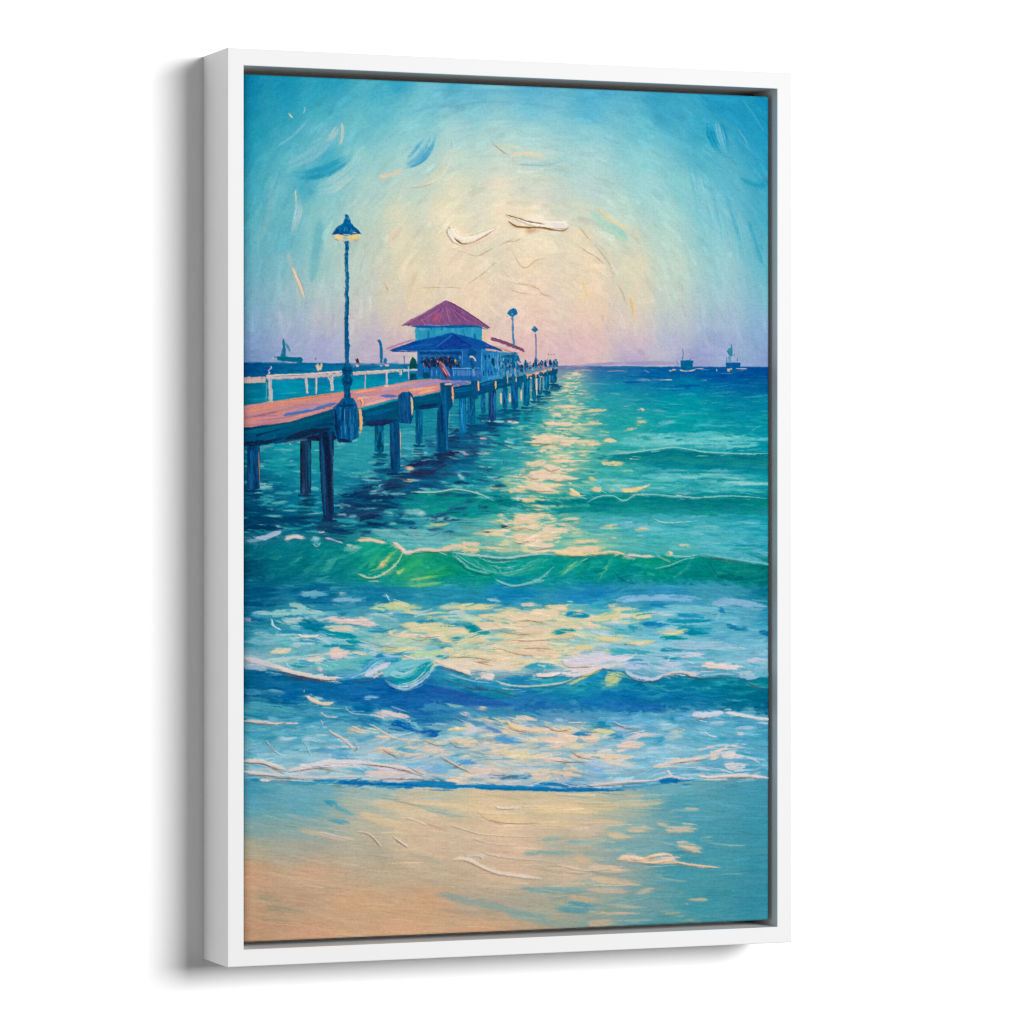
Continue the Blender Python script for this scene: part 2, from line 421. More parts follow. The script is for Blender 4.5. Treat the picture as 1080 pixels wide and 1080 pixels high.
def ripple(amp, cells, sel=None):
    """Let edges of strokes wander a little, as bristles do."""
    global col, hgt, ids
    wx = np.zeros((NH, NW), np.float32); wy = np.zeros((NH, NW), np.float32)
    for c, w in cells:
        wx += (vnoise(NH, NW, c * .6, c * 2) - .5) * w * 1.6; wy += (vnoise(NH, NW, c, c * 3) - .5) * w * .4
    a = amp if sel is None else amp * sel
    gy, gx = np.mgrid[0:NH, 0:NW].astype(np.float32)
    sx = np.clip(gx + wx * a, 0, NW - 1.001); sy = np.clip(gy + wy * a, 0, NH - 1.001)
    xi = sx.astype(int); yi = sy.astype(int); fx = (sx - xi)[..., None]; fy = (sy - yi)[..., None]
    x2 = np.minimum(xi + 1, NW - 1); y2 = np.minimum(yi + 1, NH - 1)

    def samp(A):
        return (A[yi, xi] * (1 - fx) + A[yi, x2] * fx) * (1 - fy) + (A[y2, xi] * (1 - fx) + A[y2, x2] * fx) * fy
    col = samp(col); hgt = samp(hgt[..., None])[..., 0]; ids = ids[np.rint(sy).astype(int), np.rint(sx).astype(int)]


# ------------------------------------------------------------------ sea
SEA = rows([
 (384, [(258,0,70,128),(300,0,95,145),(340,0,105,155),(380,20,104,152),(430,40,120,165),(600,100,118,168),(640,50,100,158),(700,8,84,150),(760,0,80,150),(812,0,74,146)]),
 (395, [(258,0,78,132),(330,0,112,158),(420,0,120,160),(600,125,150,165),(650,18,108,162),(700,0,95,155),(760,0,88,154),(812,4,74,144)]),
 (408, [(258,0,105,135),(300,0,145,176),(380,0,152,176),(430,0,152,172),(600,112,165,165),(650,16,136,166),(720,0,126,164),(812,0,96,150)]),
 (425, [(258,0,105,130),(300,0,140,166),(590,90,168,165),(640,36,154,165),(720,0,148,162),(812,0,126,156)]),
 (445, [(440,20,130,150),(520,8,122,150),(560,16,142,155),(600,112,176,160),(660,24,158,160),(720,0,152,160),(812,0,140,158)]),
 (466, [(258,0,80,110),(290,18,152,166),(330,30,150,165),(380,40,152,166),(430,50,152,170),(480,18,110,150),(540,15,134,150),(600,130,186,160),(660,36,162,160),(740,20,156,165),(812,0,142,160)]),
 (488, [(258,0,90,120),(300,18,148,160),(380,40,152,166),(440,28,115,150),(480,12,98,140),(530,24,140,155),(590,140,186,160),(650,46,166,160),(700,8,134,145),(760,4,130,145),(812,0,126,145)]),
 (510, [(258,0,80,115),(330,10,126,150),(400,18,106,140),(440,8,86,130),(500,8,126,145),(560,140,190,160),(620,54,166,160),(700,40,162,165),(812,10,146,160)]),
 (531, [(258,0,78,110),(330,0,104,135),(400,8,80,118),(450,8,132,140),(520,4,136,135),(580,8,142,140),(650,4,130,135),(720,4,130,140),(812,0,126,145)]),
 (552, [(258,0,62,98),(330,0,82,115),(400,18,120,140),(450,50,150,165),(520,90,176,170),(570,140,190,170),(640,70,172,180),(720,70,176,185),(812,20,156,175)]),
 (572, [(258,18,108,130),(330,14,115,130),(400,40,150,150),(450,90,166,175),(540,160,195,175),(620,150,195,165),(700,80,180,180),(760,80,180,190),(812,30,152,175)]),
 (600, [(258,0,84,108),(300,4,112,124),(350,4,124,130),(400,10,148,126),(440,20,155,112),(480,4,145,120),(540,0,145,132),(600,8,142,134),(700,0,136,126),(812,0,122,120)]),
 (628, [(258,0,82,124),(330,8,104,146),(400,16,120,160),(470,32,140,172),(540,16,130,178),(620,16,125,178),(700,40,140,182),(760,60,150,176),(812,18,124,150)]),
 (650, [(258,0,94,135),(300,40,140,165),(350,28,128,162),(400,110,180,190),(460,78,166,182),(520,88,166,182),(580,160,190,170),(640,110,186,190),(720,110,186,205),(780,100,176,200),(812,38,140,175)]),
 (675, [(258,28,130,155),(300,90,176,186),(360,98,180,186),(420,190,205,186),(480,190,205,176),(560,190,200,170),(620,150,195,190),(700,120,190,210),(812,110,180,205)]),
 (695, [(258,150,180,196),(320,140,190,196),(400,110,186,196),(460,180,205,190),(540,216,205,186),(620,190,200,206),(700,150,195,216),(812,140,190,210)]),
 (728, [(258,4,88,130),(320,6,104,155),(400,10,104,165),(480,22,104,168),(560,22,106,168),(640,10,108,166),(720,8,108,150),(812,2,104,130)]),
 (755, [(258,38,135,165),(320,36,134,170),(400,16,114,166),(450,16,106,166),(520,56,134,178),(580,88,150,186),(650,76,154,196),(740,90,166,196),(812,78,160,190)]),
 (775, [(258,88,166,186),(330,108,176,196),(400,140,182,196),(460,140,182,196),(540,190,190,182),(600,170,186,192),(680,130,182,206),(760,88,166,196),(812,78,160,190)]),
 (800, [(258,108,176,196),(330,150,196,210),(400,175,196,206),(460,170,196,210),(540,202,196,190),(620,180,196,206),(700,140,190,210),(812,88,166,196)]),
 (820, [(258,130,182,196),(330,182,202,210),(420,202,202,206),(500,192,192,190),(600,170,186,200),(700,120,176,200),(812,78,156,186)]),
])
BEACH = rows([
 (832, [(258,68,150,176),(330,108,170,186),(400,150,182,182),(460,192,192,166),(540,208,192,156),(620,192,190,160),(700,108,170,182),(812,66,150,176)]),
 (850, [(258,88,160,182),(320,98,166,182),(380,175,182,166),(440,214,194,162),(520,224,198,160),(600,222,197,158),(660,172,180,160),(720,78,156,174),(812,62,146,166)]),
 (875, [(258,130,166,166),(320,140,170,166),(380,186,182,160),(440,216,190,158),(540,222,191,160),(620,208,187,162),(680,130,170,172),(740,72,155,173),(812,58,146,166)]),
 (895, [(258,176,166,140),(320,170,166,150),(390,182,172,150),(450,212,186,156),(540,217,188,158),(600,182,176,155),(660,120,166,170),(740,68,151,169),(812,58,143,163)]),
 (920, [(258,206,163,124),(330,206,170,136),(400,188,171,145),(460,197,176,148),(540,212,182,152),(600,208,182,156),(650,150,166,160),(720,68,150,166),(812,56,141,161)]),
 (950, [(258,198,160,124),(300,190,158,130),(380,208,168,130),(450,204,164,127),(510,182,166,145),(560,170,166,148),(610,160,166,150),(680,110,156,160),(740,62,146,161),(812,52,139,159)]),
 (985, [(258,190,150,116),(330,202,160,124),(430,212,168,128),(510,210,165,124),(560,192,162,132),(620,130,156,150),(700,78,146,156),(812,52,136,156)]),
])
SEA_ = 'painted_sea'; BCH = 'painted_beach'
FW_ = field(SEA, .45, 1.25, 3.4)
FB = field(BEACH, .6, 1.1, 3.2)
HOR = [(240,382),(330,382.5),(440,383.5),(588,385.5),(700,386.5),(830,387)]
m = poly(HOR + [(830,1100),(240,1100)], .3)
col[:] += (FW_ - col) * m[..., None]; hgt[:] *= (1 - .3 * m); ids[m > .5] = kind(SEA_)
SHORE = [(240,821),(290,823),(330,827),(400,830),(460,832),(560,834),(620,834.5),(660,832),(700,826),(760,822),(830,822)]
m = poly(SHORE + [(830,1100),(240,1100)], 1.2)
col[:] += (FB - col) * m[..., None]; ids[m > .5] = kind(BCH)


def hor(x): return np.interp(x, *zip(*HOR))
def shore(x): return np.interp(x, *zip(*SHORE))


sea_strokes = []
for i in range(9000):
    y = 388 + (822 - 388) * rng.random() ** 1.0
    x = rng.uniform(246, 822)
    if y > shore(x) - 3 or y < hor(x) + 1: continue
    sea_strokes.append((y + rng.normal(0, 6), x, y))
sea_strokes.sort()
for _, x, y in sea_strokes:
    near = (y - 385) / 440
    l = rng.uniform(6, 16) + near * rng.uniform(4, 34); w = 1.1 + near * rng.uniform(1.2, 5.4)
    c = at(FW_, x, y)
    r = rng.random(); j = .55 + .6 * near
    if r < .34: c = c + (np.array([150, 216, 214]) - c) * rng.uniform(.12, .55) * (.45 + .4 * near)
    elif r < .5: c = c * (1 - np.array([.55, .2, .08]) * rng.uniform(.1, .7) * j)
    elif r < .62: c = c + (np.array([20, 150, 170]) - c) * rng.uniform(.2, .6)
    c = c + rng.normal(0, 4)
    if y < 395: w = min(w, 1.6)
    sl = rng.normal(0, .05)
    dab(x - l / 2, y - sl * l, x + l / 2, y + sl * l, w, c, h=.2 + .35 * near * rng.random(), a=rng.uniform(.45, .95), dry=.55, soft=.5, id=SEA_)
for i in range(1300):
    x = rng.uniform(246, 822); y = rng.uniform(826, 1000)
    if y < shore(x) + 2: continue
    th = .16 * np.clip((620 - x) / 300, 0, 1) * np.clip((y - 835) / 60, 0, 1.3) + rng.normal(0, .03)
    l = rng.uniform(18, 60); w = rng.uniform(2.5, 8)
    c = at(FB, x, y) + rng.normal(0, 4) + rng.normal(0, 2, 3)
    dab(x - l / 2, y - l / 2 * math.sin(th), x + l / 2, y + l / 2 * math.sin(th), w, c, h=rng.uniform(.1, .3), a=rng.uniform(.35, .8), soft=.7, dry=.6, id=BCH)

CR = (236, 214, 164); CR2 = (226, 206, 150); PK = (232, 212, 192); WH = (224, 222, 222); LIL = (196, 202, 220)
W = dict(id=SEA_)
# distant dark bands and pale streaks
for k in range(16):
    x = rng.uniform(650, 800); y = rng.uniform(390, 408)
    dab(x, y, x + rng.uniform(20, 50), y + rng.normal(0, .5), 2.4, (0, 70 + rng.uniform(0, 25), 142 + rng.uniform(0, 16)), a=.7, h=.2, **W)
for k in range(30):
    x = rng.uniform(257, 430); y = rng.uniform(384, 394)
    dab(x, y, x + 25, y + rng.normal(0, .4), 1.8, (0, 92 + rng.normal(0, 14), 145 + rng.normal(0, 10)), a=.7, h=.2, **W)
for k in range(40):
    x = rng.uniform(255, 430); y = rng.uniform(399, 424)
    dab(x, y, x + 26, y - 1.2, 2., (0, 146 + rng.normal(0, 12), 178 + rng.normal(0, 10)), a=.7, h=.2, **W)
dab(257, 384, 275, 384, 4, (0,64,122), **W); dab(257, 391, 272, 391, 6, (0,70,126), **W)
dab(293, 415, 316, 413.5, 1.2, (70,185,205), **W)
for x0, x1, y, c in ((690,708,400.6,(196,190,200)),(672,690,401,(150,160,195)),(702,708,400.6,(240,220,190)),(640,662,391.5,(190,150,170)),(604,630,391,(226,170,160)),
                     (596,622,387.5,(170,140,180)),(598,614,395,(236,196,160)),(618,660,404,(120,170,175)),(740,746,401,(120,170,200)),(690,720,409,(90,160,180))):
    dab(x0, y, x1, y, 1.4, c, h=.4, **W)
for x0, x1, y, w, c in ((684,706,433,4,(96,170,190)),(694,714,446,5,(140,192,200)),(730,776,448,4,(70,175,185)),(690,740,459,5,(90,185,190)),(735,775,472,6,(110,190,195)),
                        (700,752,467,4,(96,184,186)),(715,760,436,1.2,(120,190,195)),(745,781,497,5,(110,188,205)),(690,735,497,4,(110,190,200)),(770,812,511,6,(70,172,188)),
                        (706,742,521,4,(168,190,210)),(640,690,512,8,(120,186,170)),(640,668,507,6,(170,200,165))):
    dab(x0, y, x1, y + rng.normal(0, 1), w, c, h=.4, a=.75, soft=.7, dry=.6, **W)
# third swell, far right, and its dark face
for k in range(40):
    x = rng.uniform(672, 800); y = rng.uniform(480, 491)
    dab(x, y, x + 26, y + rng.normal(0, .6), 3, (6, 126 + rng.normal(0, 7), 140 + rng.normal(0, 7)), a=.7, h=.3, **W)
stroke([(640,478),(660,478),(683,475),(709,472),(724,473.5),(753,477.5),(812,478.5)], 1.2, (130,190,186), h=.6, a=.5, dry=.7, **W)
stroke([(690,477),(709,474.5),(740,477.5),(780,480),(812,480)], 1.6, (0,104,120), h=.2, a=.7, **W)
# second far swell
for k in range(150):
    x = rng.uniform(432, 812); y = rng.uniform(521, 541) + (4 if x < 560 else 0)
    cc = (4, 134 + rng.normal(0, 8), 134 + rng.normal(0, 8) + (x - 600) * .03)
    dab(x - 14, y, x + 14, y + rng.normal(0, 1.2), rng.uniform(3, 6), cc, a=.75, h=.4, **W)
stroke([(440,518),(460,519),(478,516),(494,518),(508,522),(518,527)], 1.6, (190,206,180), h=.8, **W)
crack([(440,519.5),(460,520),(480,517.5),(496,519.5),(512,525)], (20,80,90), 1.4, id=SEA_)
stroke([(618,530),(630,524),(645,523),(658,528),(672,521.5),(690,522),(720,525),(770,523),(812,526)], 1.5, (140,196,188), h=.6, a=.7, **W)
stroke([(651,531),(662,527),(672,522.5)], 1.3, (170,206,190), h=.5, **W)
dab(678, 531, 686, 527, 4, (90,176,168), h=.6, **W); dab(712, 523, 721, 524, 3.5, (224,196,176), h=.7, **W)
for k in range(24):
    x = rng.uniform(640, 800); y = rng.uniform(544, 566)
    dab(x, y, x + rng.uniform(18, 44), y + rng.normal(0, 2), rng.uniform(3, 6), [(110,192,205),(70,176,190),(140,196,214),(40,160,182)][rng.integers(4)], a=.7, h=.45, soft=.6, dry=.6, **W)
stroke([(689,547),(699,551),(715,551),(735,549)], 1.3, (170,206,216), h=.8, **W); crack([(690,548.5),(700,552.5),(716,552.5)], (40,120,140), id=SEA_)
stroke([(739,565),(748,572),(766,574)], 1.4, (150,204,206), h=.7, **W)
stroke([(620,555),(630,555.5),(641,551)], 1.4, (120,110,140), h=.4, **W); stroke([(656,550),(664,550.5),(672,547)], 1.3, (150,180,200), h=.5, **W)
stroke([(778,568),(792,577),(812,586)], 6, (90,172,200), (130,190,210), h=.5, a=.8, **W)
stroke([(745,575),(775,583),(812,596)], 6, (120,190,205), (60,165,190), h=.5, a=.8, **W)


for i in range(520):
    y = rng.uniform(408, 580); x = rng.uniform(600, 815) if rng.random() < .62 else rng.uniform(430, 600)
    if (x > 640 and 477 < y < 491) or 520 < y < 540: continue
    near = (y - 385) / 200; l = rng.uniform(10, 26) + near * rng.uniform(4, 26)
    c = np.array([(90,190,190),(120,202,200),(50,172,176),(30,160,168),(4,136,146),(150,206,206)][rng.integers(6)], float)
    c = c * .75 + at(FW_, x, y) * .25
    dab(x - l / 2, y, x + l / 2, y + rng.normal(0, 1.2), 1. + near * rng.uniform(.8, 3), c, h=.4, a=rng.uniform(.4, .85), soft=.5, dry=.65, **W)


for k in range(90):
    x = rng.uniform(640, 812); u = rng.random(); y = np.interp(x, [640, 683, 709, 753, 812], [480, 477, 475, 479.5, 480.5]) + u * 11
    dab(x - 13, y, x + 13, y + rng.normal(0, .6), 3.2, (2 + 20 * u, 116 + 22 * u + rng.normal(0, 6), 126 + 16 * u), a=.8, h=.4, **W)
for k in range(190):
    x = rng.uniform(432, 814); u = rng.random(); y = np.interp(x, [432, 478, 518, 560, 630, 672, 720, 812], [521, 519, 528, 528, 527, 523.5, 527, 527]) + u * 14
    dab(x - 14, y, x + 14, y + rng.normal(0, 1), 4, (0 + 20 * u, 118 + 22 * u + rng.normal(0, 6), 122 + 20 * u), a=.8, h=.45, **W)
stroke([(640,479),(660,478),(683,475),(709,472),(724,473.5),(753,477.5),(812,478.5)], 1.5, (110,186,186), h=.9, a=.6, dry=.8, **W)
stroke([(432,519),(460,519),(478,516),(494,518),(508,522),(520,528)], 1.5, (130,192,180), h=.9, a=.65, dry=.8, **W)
stroke([(618,530),(632,524),(646,523),(658,528),(672,521.5),(700,522.5),(735,525),(770,523),(812,526)], 1.5, (100,182,182), h=.9, a=.6, dry=.8, **W)
for k in range(26):
    x = rng.uniform(640, 790); dab(x, 470 - rng.uniform(0, 14), x + rng.uniform(20, 50), 470 - rng.uniform(0, 14), 3, [(110,198,200),(140,208,206),(70,180,184)][k % 3], h=.5, a=.7, dry=.6, **W)
    x = rng.uniform(620, 780); y = rng.uniform(500, 518); dab(x, y, x + rng.uniform(20, 50), y, 3.4, [(110,198,200),(150,210,206),(70,180,184)][k % 3], h=.5, a=.7, dry=.6, **W)
for k in range(70):
    x = rng.uniform(335, 500); y = np.interp(x, [335, 400, 440, 500], [545, 520, 492, 455]) + rng.normal(0, 11)
    dab(x, y, x + rng.uniform(8, 30), y + rng.normal(0, 1), rng.uniform(2, 5), [(10,58,98),(20,44,84),(6,80,118),(14,66,106)][k % 4], h=.5, a=.8, dry=.45, **W)


for k in range(90):
    x = rng.uniform(640, 812); u = rng.random(); y = np.interp(x, [640, 683, 709, 753, 812], [480, 477, 475, 479.5, 480.5]) + u * 11
    dab(x - 13, y, x + 13, y + rng.normal(0, .6), 3.2, (2 + 20 * u, 116 + 22 * u + rng.normal(0, 6), 126 + 16 * u), a=.8, h=.4, **W)
for k in range(190):
    x = rng.uniform(432, 814); u = rng.random(); y = np.interp(x, [432, 478, 518, 560, 630, 672, 720, 812], [521, 519, 528, 528, 527, 523.5, 527, 527]) + u * 14
    dab(x - 14, y, x + 14, y + rng.normal(0, 1), 4, (20 * u, 118 + 22 * u + rng.normal(0, 6), 122 + 20 * u), a=.8, h=.45, **W)
stroke([(640,479),(660,478),(683,475),(709,472),(724,473.5),(753,477.5),(812,478.5)], 2, (140,200,196), h=.9, a=.9, **W)
stroke([(432,519),(460,519),(478,516),(494,518),(508,522),(520,528)], 2, (160,206,190), h=.9, **W)
stroke([(618,530),(632,524),(646,523),(658,528),(672,521.5),(700,522.5),(735,525),(770,523),(812,526)], 2, (130,196,192), h=.9, a=.9, **W)
for k in range(26):
    x = rng.uniform(640, 790); y = 470 - rng.uniform(0, 14)
    dab(x, y, x + rng.uniform(20, 50), y, 3, [(110,198,200),(140,208,206),(70,180,184)][k % 3], h=.5, a=.7, dry=.6, **W)
    x = rng.uniform(620, 780); y = rng.uniform(500, 518)
    dab(x, y, x + rng.uniform(20, 50), y, 3.4, [(110,198,200),(150,210,206),(70,180,184)][k % 3], h=.5, a=.7, dry=.6, **W)
for k in range(70):
    x = rng.uniform(335, 500); y = np.interp(x, [335, 400, 440, 500], [545, 520, 492, 455]) + rng.normal(0, 11)
    dab(x, y, x + rng.uniform(8, 30), y + rng.normal(0, 1), rng.uniform(2, 5), [(10,58,98),(20,44,84),(6,80,118),(14,66,106)][k % 4], h=.5, a=.8, dry=.45, **W)


# broad impasto laid over the open water: thick, blended, horizontal
for i in range(260):
    x = rng.uniform(430, 815); y = rng.uniform(415, 580)
    if (x > 640 and 475 < y < 492) or 518 < y < 542: continue
    near = (y - 385) / 200; l = rng.uniform(14, 34) * (.5 + near)
    cx_, cy_ = conv(x, y); c = col[int(np.clip(cy_, 0, NH - 1)), int(np.clip(cx_, 0, NW - 1))] * .6 + at(FW_, x, y) * .4 + rng.normal(0, 8)
    dab(x - l / 2, y, x + l / 2, y + rng.normal(0, 1.5), 2.5 + 4 * near, c, h=.9, a=.5, soft=.35, dry=.35, **W)


# sun glitter
def glit_c(y):
    return np.interp(y, [390, 420, 450, 480, 500, 520, 545, 580], [606, 600, 598, 586, 575, 566, 560, 565])
def glit_w(y):
    return np.interp(y, [390, 405, 430, 460, 490, 515, 530, 545, 560, 580], [6, 12, 24, 34, 40, 34, 26, 34, 44, 60])


for i in range(420):
    y = rng.uniform(392, 582); x = glit_c(y) + rng.normal(0, .9) * glit_w(y)
    if 518 < y < 541 and rng.random() < .6: continue
    near = (y - 385) / 200; l = 6 + near * rng.uniform(8, 30)
    dab(x - l / 2, y, x + l / 2, y + rng.normal(0, .6), 1.4 + near * 3, [(110,190,172),(150,200,170),(84,178,168),(176,206,168),(60,170,166)][rng.integers(5)], h=.35, a=.7, soft=.6, dry=.6, **W)
for i in range(560):
    y = rng.uniform(392, 582); x = glit_c(y) + rng.normal(0, .55) * glit_w(y)
    if 518 < y < 541 and rng.random() < .85: continue
    near = (y - 385) / 200
    l = rng.uniform(4, 10) + near * rng.uniform(4, 22); w = 1. + near * rng.uniform(.6, 2.6)
    off = abs(x - glit_c(y)) / glit_w(y)
    c = np.array([(240,218,176),(232,210,160),(242,220,190),(238,206,156),(222,214,170)][rng.integers(5)], float)
    if off > .9: c = c * .7 + at(FW_, x, y) * .3
    dab(x - l / 2, y + rng.normal(0, .5), x + l / 2, y + rng.normal(0, .5), w, c, np.clip(c + (-14, -8, -4), 0, 255), h=.55 + near * .5, soft=.3, dry=.5, tp=(.3, .6), **W)
for i in range(150):
    y = rng.uniform(400, 560); x = glit_c(y) + rng.normal(0, .8) * glit_w(y)
    near = (y - 385) / 200; l = 4 + near * rng.uniform(4, 18)
    dab(x - l / 2, y, x + l / 2, y + rng.normal(0, .8), 1 + near * 1.8, [(4,140,150),(20,158,158),(60,172,164),(90,182,168)][rng.integers(4)], h=.3, a=.85, **W)
for i in range(46):
    y = rng.uniform(396, 520); x = glit_c(y) + rng.uniform(14, 80) * (1 if rng.random() < .75 else -.6)
    if rng.random() < .5: dab(x, y, x + rng.uniform(2, 7), y, 1.4, (222,206,160), h=.5, a=.8, **W)
for x0, x1, y, w, c in ((551,610,503,8,(240,214,178)),(556,600,499,5,(240,208,160)),(574,590,492,7,(242,214,182)),(553,576,489,5,(232,212,160)),(580,606,487,5,(236,212,156)),
                        (532,545,507,6,(236,208,140)),(545,596,513,7,(236,214,166)),(535,556,518,5,(236,208,150)),(565,585,517,6,(240,214,176)),(549,564,527,5.5,(234,206,140)),
                        (598,612,521,5,(232,206,154)),(560,600,461,6,(238,212,168)),(552,622,466,5,(234,210,158)),(590,606,467,6,(240,216,190)),(574,606,447,5,(240,214,172)),
                        (582,593,438,5,(242,220,186)),(580,610,430,4,(236,212,160)),(567,574,475,5,(234,210,160)),(613,618,476,4,(238,206,164)),(618,624,469,4,(236,206,150)),
                        (540,570,545,7,(238,212,166)),(538,566,550,8,(236,208,150)),(541,568,557,6,(238,216,176)),(514,534,551,4,(230,208,156)),(508,530,563,8,(230,210,156)),
                        (537,590,566,7,(236,210,158)),(570,600,559,7,(238,216,182)),(590,612,549,4,(228,204,150)),(556,584,574,6,(238,212,176)),(596,636,579,8,(238,206,132)),
                        (604,632,570,4,(226,206,150)),(530,560,571,4,(226,210,164)),(674,680,432.5,4,(238,212,170)),(671,682,445,4,(240,208,150)),(661,672,453,3.5,(232,206,150)),
                        (636,650,464,6,(236,210,156)),(620,634,468,5,(230,206,150)),(620,632,446,4,(226,206,160)),(618,640,434,4,(222,206,166)),(640,656,490,3.5,(236,206,148)),
                        (634,660,489,4,(214,206,160)),(654,676,516,4,(234,206,150)),(620,630,504,5,(236,206,150)),(624,634,515,6,(228,206,160)),(643,647,516,4,(236,206,160)),
                        (452,474,552.5,5,(196,206,140)),(668,684,559,3,(220,206,160)),(716,728,575,3,(220,206,170)),(704,710,583,4.5,(240,210,150)),(636,652,555,3,(226,206,160))):
    dab(x0, y, x1, y + rng.normal(0, 1), w, c, tuple(np.array(c) - (14, 10, 8)), h=1., soft=.25, dry=.25, **W)
stroke([(655,518),(668,517),(686,511)], 4.5, (238,210,150), h=1., tp=(.1, .7), **W)
stroke([(612,522),(604,518),(600,515)], 4, (236,208,150), h=.9, **W)
for P in ([(552,500),(560,505),(572,505)], [(575,505),(590,508),(610,507)], [(573,494),(580,497),(590,494)], [(540,558),(555,558),(568,561)], [(513,551),(525,554),(538,555)],
          [(484,556),(500,557),(520,558)], [(556,579),(568,580),(580,577)], [(545,519),(560,518),(590,519)], [(538,570),(548,573),(560,570)], [(550,467),(580,469),(600,471)]):
    crack(P, (130,124,104), 1.1, id=SEA_)
# pale touches right of the piles and dark, purplish reflections under the pier
for k in range(520):
    x = rng.uniform(250, 540); y = rng.uniform(455, 562)
    if rng.random() < .4 and 335 < x < 530:
        y = np.interp(x, [340, 400, 440, 480, 530], [555, 520, 490, 475, 440]) + rng.normal(0, 9)
    l = rng.uniform(5, 22)
    dk = rng.random()
    c = (18 + 20 * dk, 52 + 30 * dk, 92 + 30 * dk) if (330 < x < 530 and rng.random() < .6 and y > np.interp(x, [340, 440, 530], [528, 470, 430])) else \
        [(60,165,176),(30,150,166),(120,190,195),(10,104,138),(90,178,184),(150,204,204),(40,160,160)][rng.integers(7)]
    dab(x, y, x + l, y + rng.normal(0, 1), rng.uniform(1.4, 3.6), c, h=.45, a=.8, dry=.4, **W)
for x0, y0, x1, y1, w, c in ((356,521,420,524,7,(10,54,92)),(372,533,420,536,5,(12,50,88)),(378,548,404,542,6,(20,46,82)),(385,552,410,555,4,(22,40,76)),(404,514,426,512,8,(20,44,82)),
        (420,503,450,500,7,(14,66,108)),(427,491,452,489,4,(26,36,76)),(395,497,424,497,5,(10,72,110)),(430,500,464,497,8,(34,42,82)),(440,488,472,487,5,(26,44,86)),(456,480,486,477,5,(30,36,74)),
        (462,470,500,470,5,(10,76,120)),(470,462,500,463,4,(20,56,100)),(486,455,520,452,5,(6,80,122)),(495,448,540,449,5,(6,86,126)),(500,441,520,442,3,(10,70,110)),(520,438,548,434,4,(4,100,136)),
        (257,548,330,552,7,(0,60,96)),(257,538,300,540,5,(4,70,104)),(300,546,336,545,5,(6,62,100)),(330,556,376,560,6,(8,60,96)),(257,556,300,558,6,(0,54,92)),(318,530,332,529,5,(4,66,100)),
        (262,522,276,525,5,(6,66,100)),(416,550,440,552,5,(6,86,120)),(396,479,408,482,4,(10,80,112)),(394,488,408,489,3,(16,60,90))):
    dab(x0, y0, x1, y1, w, c, h=.5, dry=.35, **W)
for x0, y0, x1, y1, w, c in ((427,493,438,495,4.5,(214,186,160)),(420,505,444,506,1.6,(230,176,140)),(486,478,494,479,3.2,(216,170,190)),(505,462,514,463,2.6,(216,160,170)),(508,444,517,443.5,3,(190,200,196)),
        (535,444,546,446,3.4,(222,204,190)),(470,480,482,484,2,(150,190,200)),(482,500,490,507,3,(150,196,200)),(476,512,490,514,5,(110,185,180)),(430,493,436,494,2,(236,196,160)),(390,519,404,516,3,(150,180,190)),
        (352,552,368,556,1.5,(110,180,190)),(425,540,446,541,7,(110,180,185)),(440,541,450,541,6,(180,200,195)),(380,505,400,500,4,(110,186,190)),(365,500,390,498,3,(60,165,170))):
    dab(x0, y0, x1, y1, w, c, h=.7, **W)
stroke([(366,560),(390,555),(412,556),(430,565),(450,569)], 2, (6,84,110), h=.4, **W)
for k in range(12):
    y = 558 + k * 1.6; dab(384 + k * 3, y, 470 + k * 3, y + 4, 3, (120 + rng.normal(0, 20), 186, 186), a=.6, h=.5, **W)

# ---------------------------------------------------------------- the big breaker
def soft_foot(m, crest, foot):
    """Let the foot of a wave melt into the water below it."""
    gy, gx = np.mgrid[0:NH, 0:NW].astype(np.float32)
    a, b = conv(*zip(*crest)); yt = np.interp(gx[0], a, b)
    a, b = conv(*zip(*foot[::-1])); yb = np.interp(gx[0], a, b)
    u = (gy - yt) / np.maximum(yb - yt, 1)
    return m * np.clip((1.02 - u + EDGE_N2 * .5) / .3, 0, 1)


BRK = 'painted_breaker'
CREST1 = [(250,577),(285,573),(310,572),(345,571),(378,571),(409,573),(428,582),(452,581),(478,584),(500,586),(532,589),(560,585),(600,587),(620,587),(648,584),(681,588),(707,585),(724,588),(738,586),(764,589),(790,594),(822,599)]
FOOT1 = [(822,622),(760,618),(700,617),(660,616),(620,620),(580,622),(540,622),(500,621),(450,622),(420,622),(390,614),(350,611),(300,612),(250,616)]
BRC = rows([(578, [(255,0,100,120),(300,6,118,130),(350,6,128,132),(400,12,156,130),(440,30,160,112),(480,6,146,124),(540,4,148,136),(600,6,146,138),(660,0,146,130),(720,0,142,130),(780,0,134,128),(815,0,120,124)]),
            (596, [(255,0,76,104),(300,2,108,124),(350,4,122,130),(390,12,144,128),(430,26,160,108),(470,8,148,114),(510,2,142,124),(550,2,146,134),(600,8,146,134),(650,0,140,128),(700,0,142,124),(760,0,126,122),(815,0,112,112)]),
            (612, [(255,0,72,112),(300,2,100,130),(350,4,116,134),(400,14,146,140),(440,60,165,130),(480,10,140,140),(540,8,136,160),(600,10,136,156),(660,6,128,142),(720,0,126,136),(815,0,112,120)])])
FBR = field(BRC, .7, 1., 3.)
m = soft_foot(poly(CREST1 + FOOT1, 1.), CREST1, FOOT1)
col[:] += (FBR - col) * m[..., None]; ids[m > .5] = kind(BRK); hgt[:] += m * .3
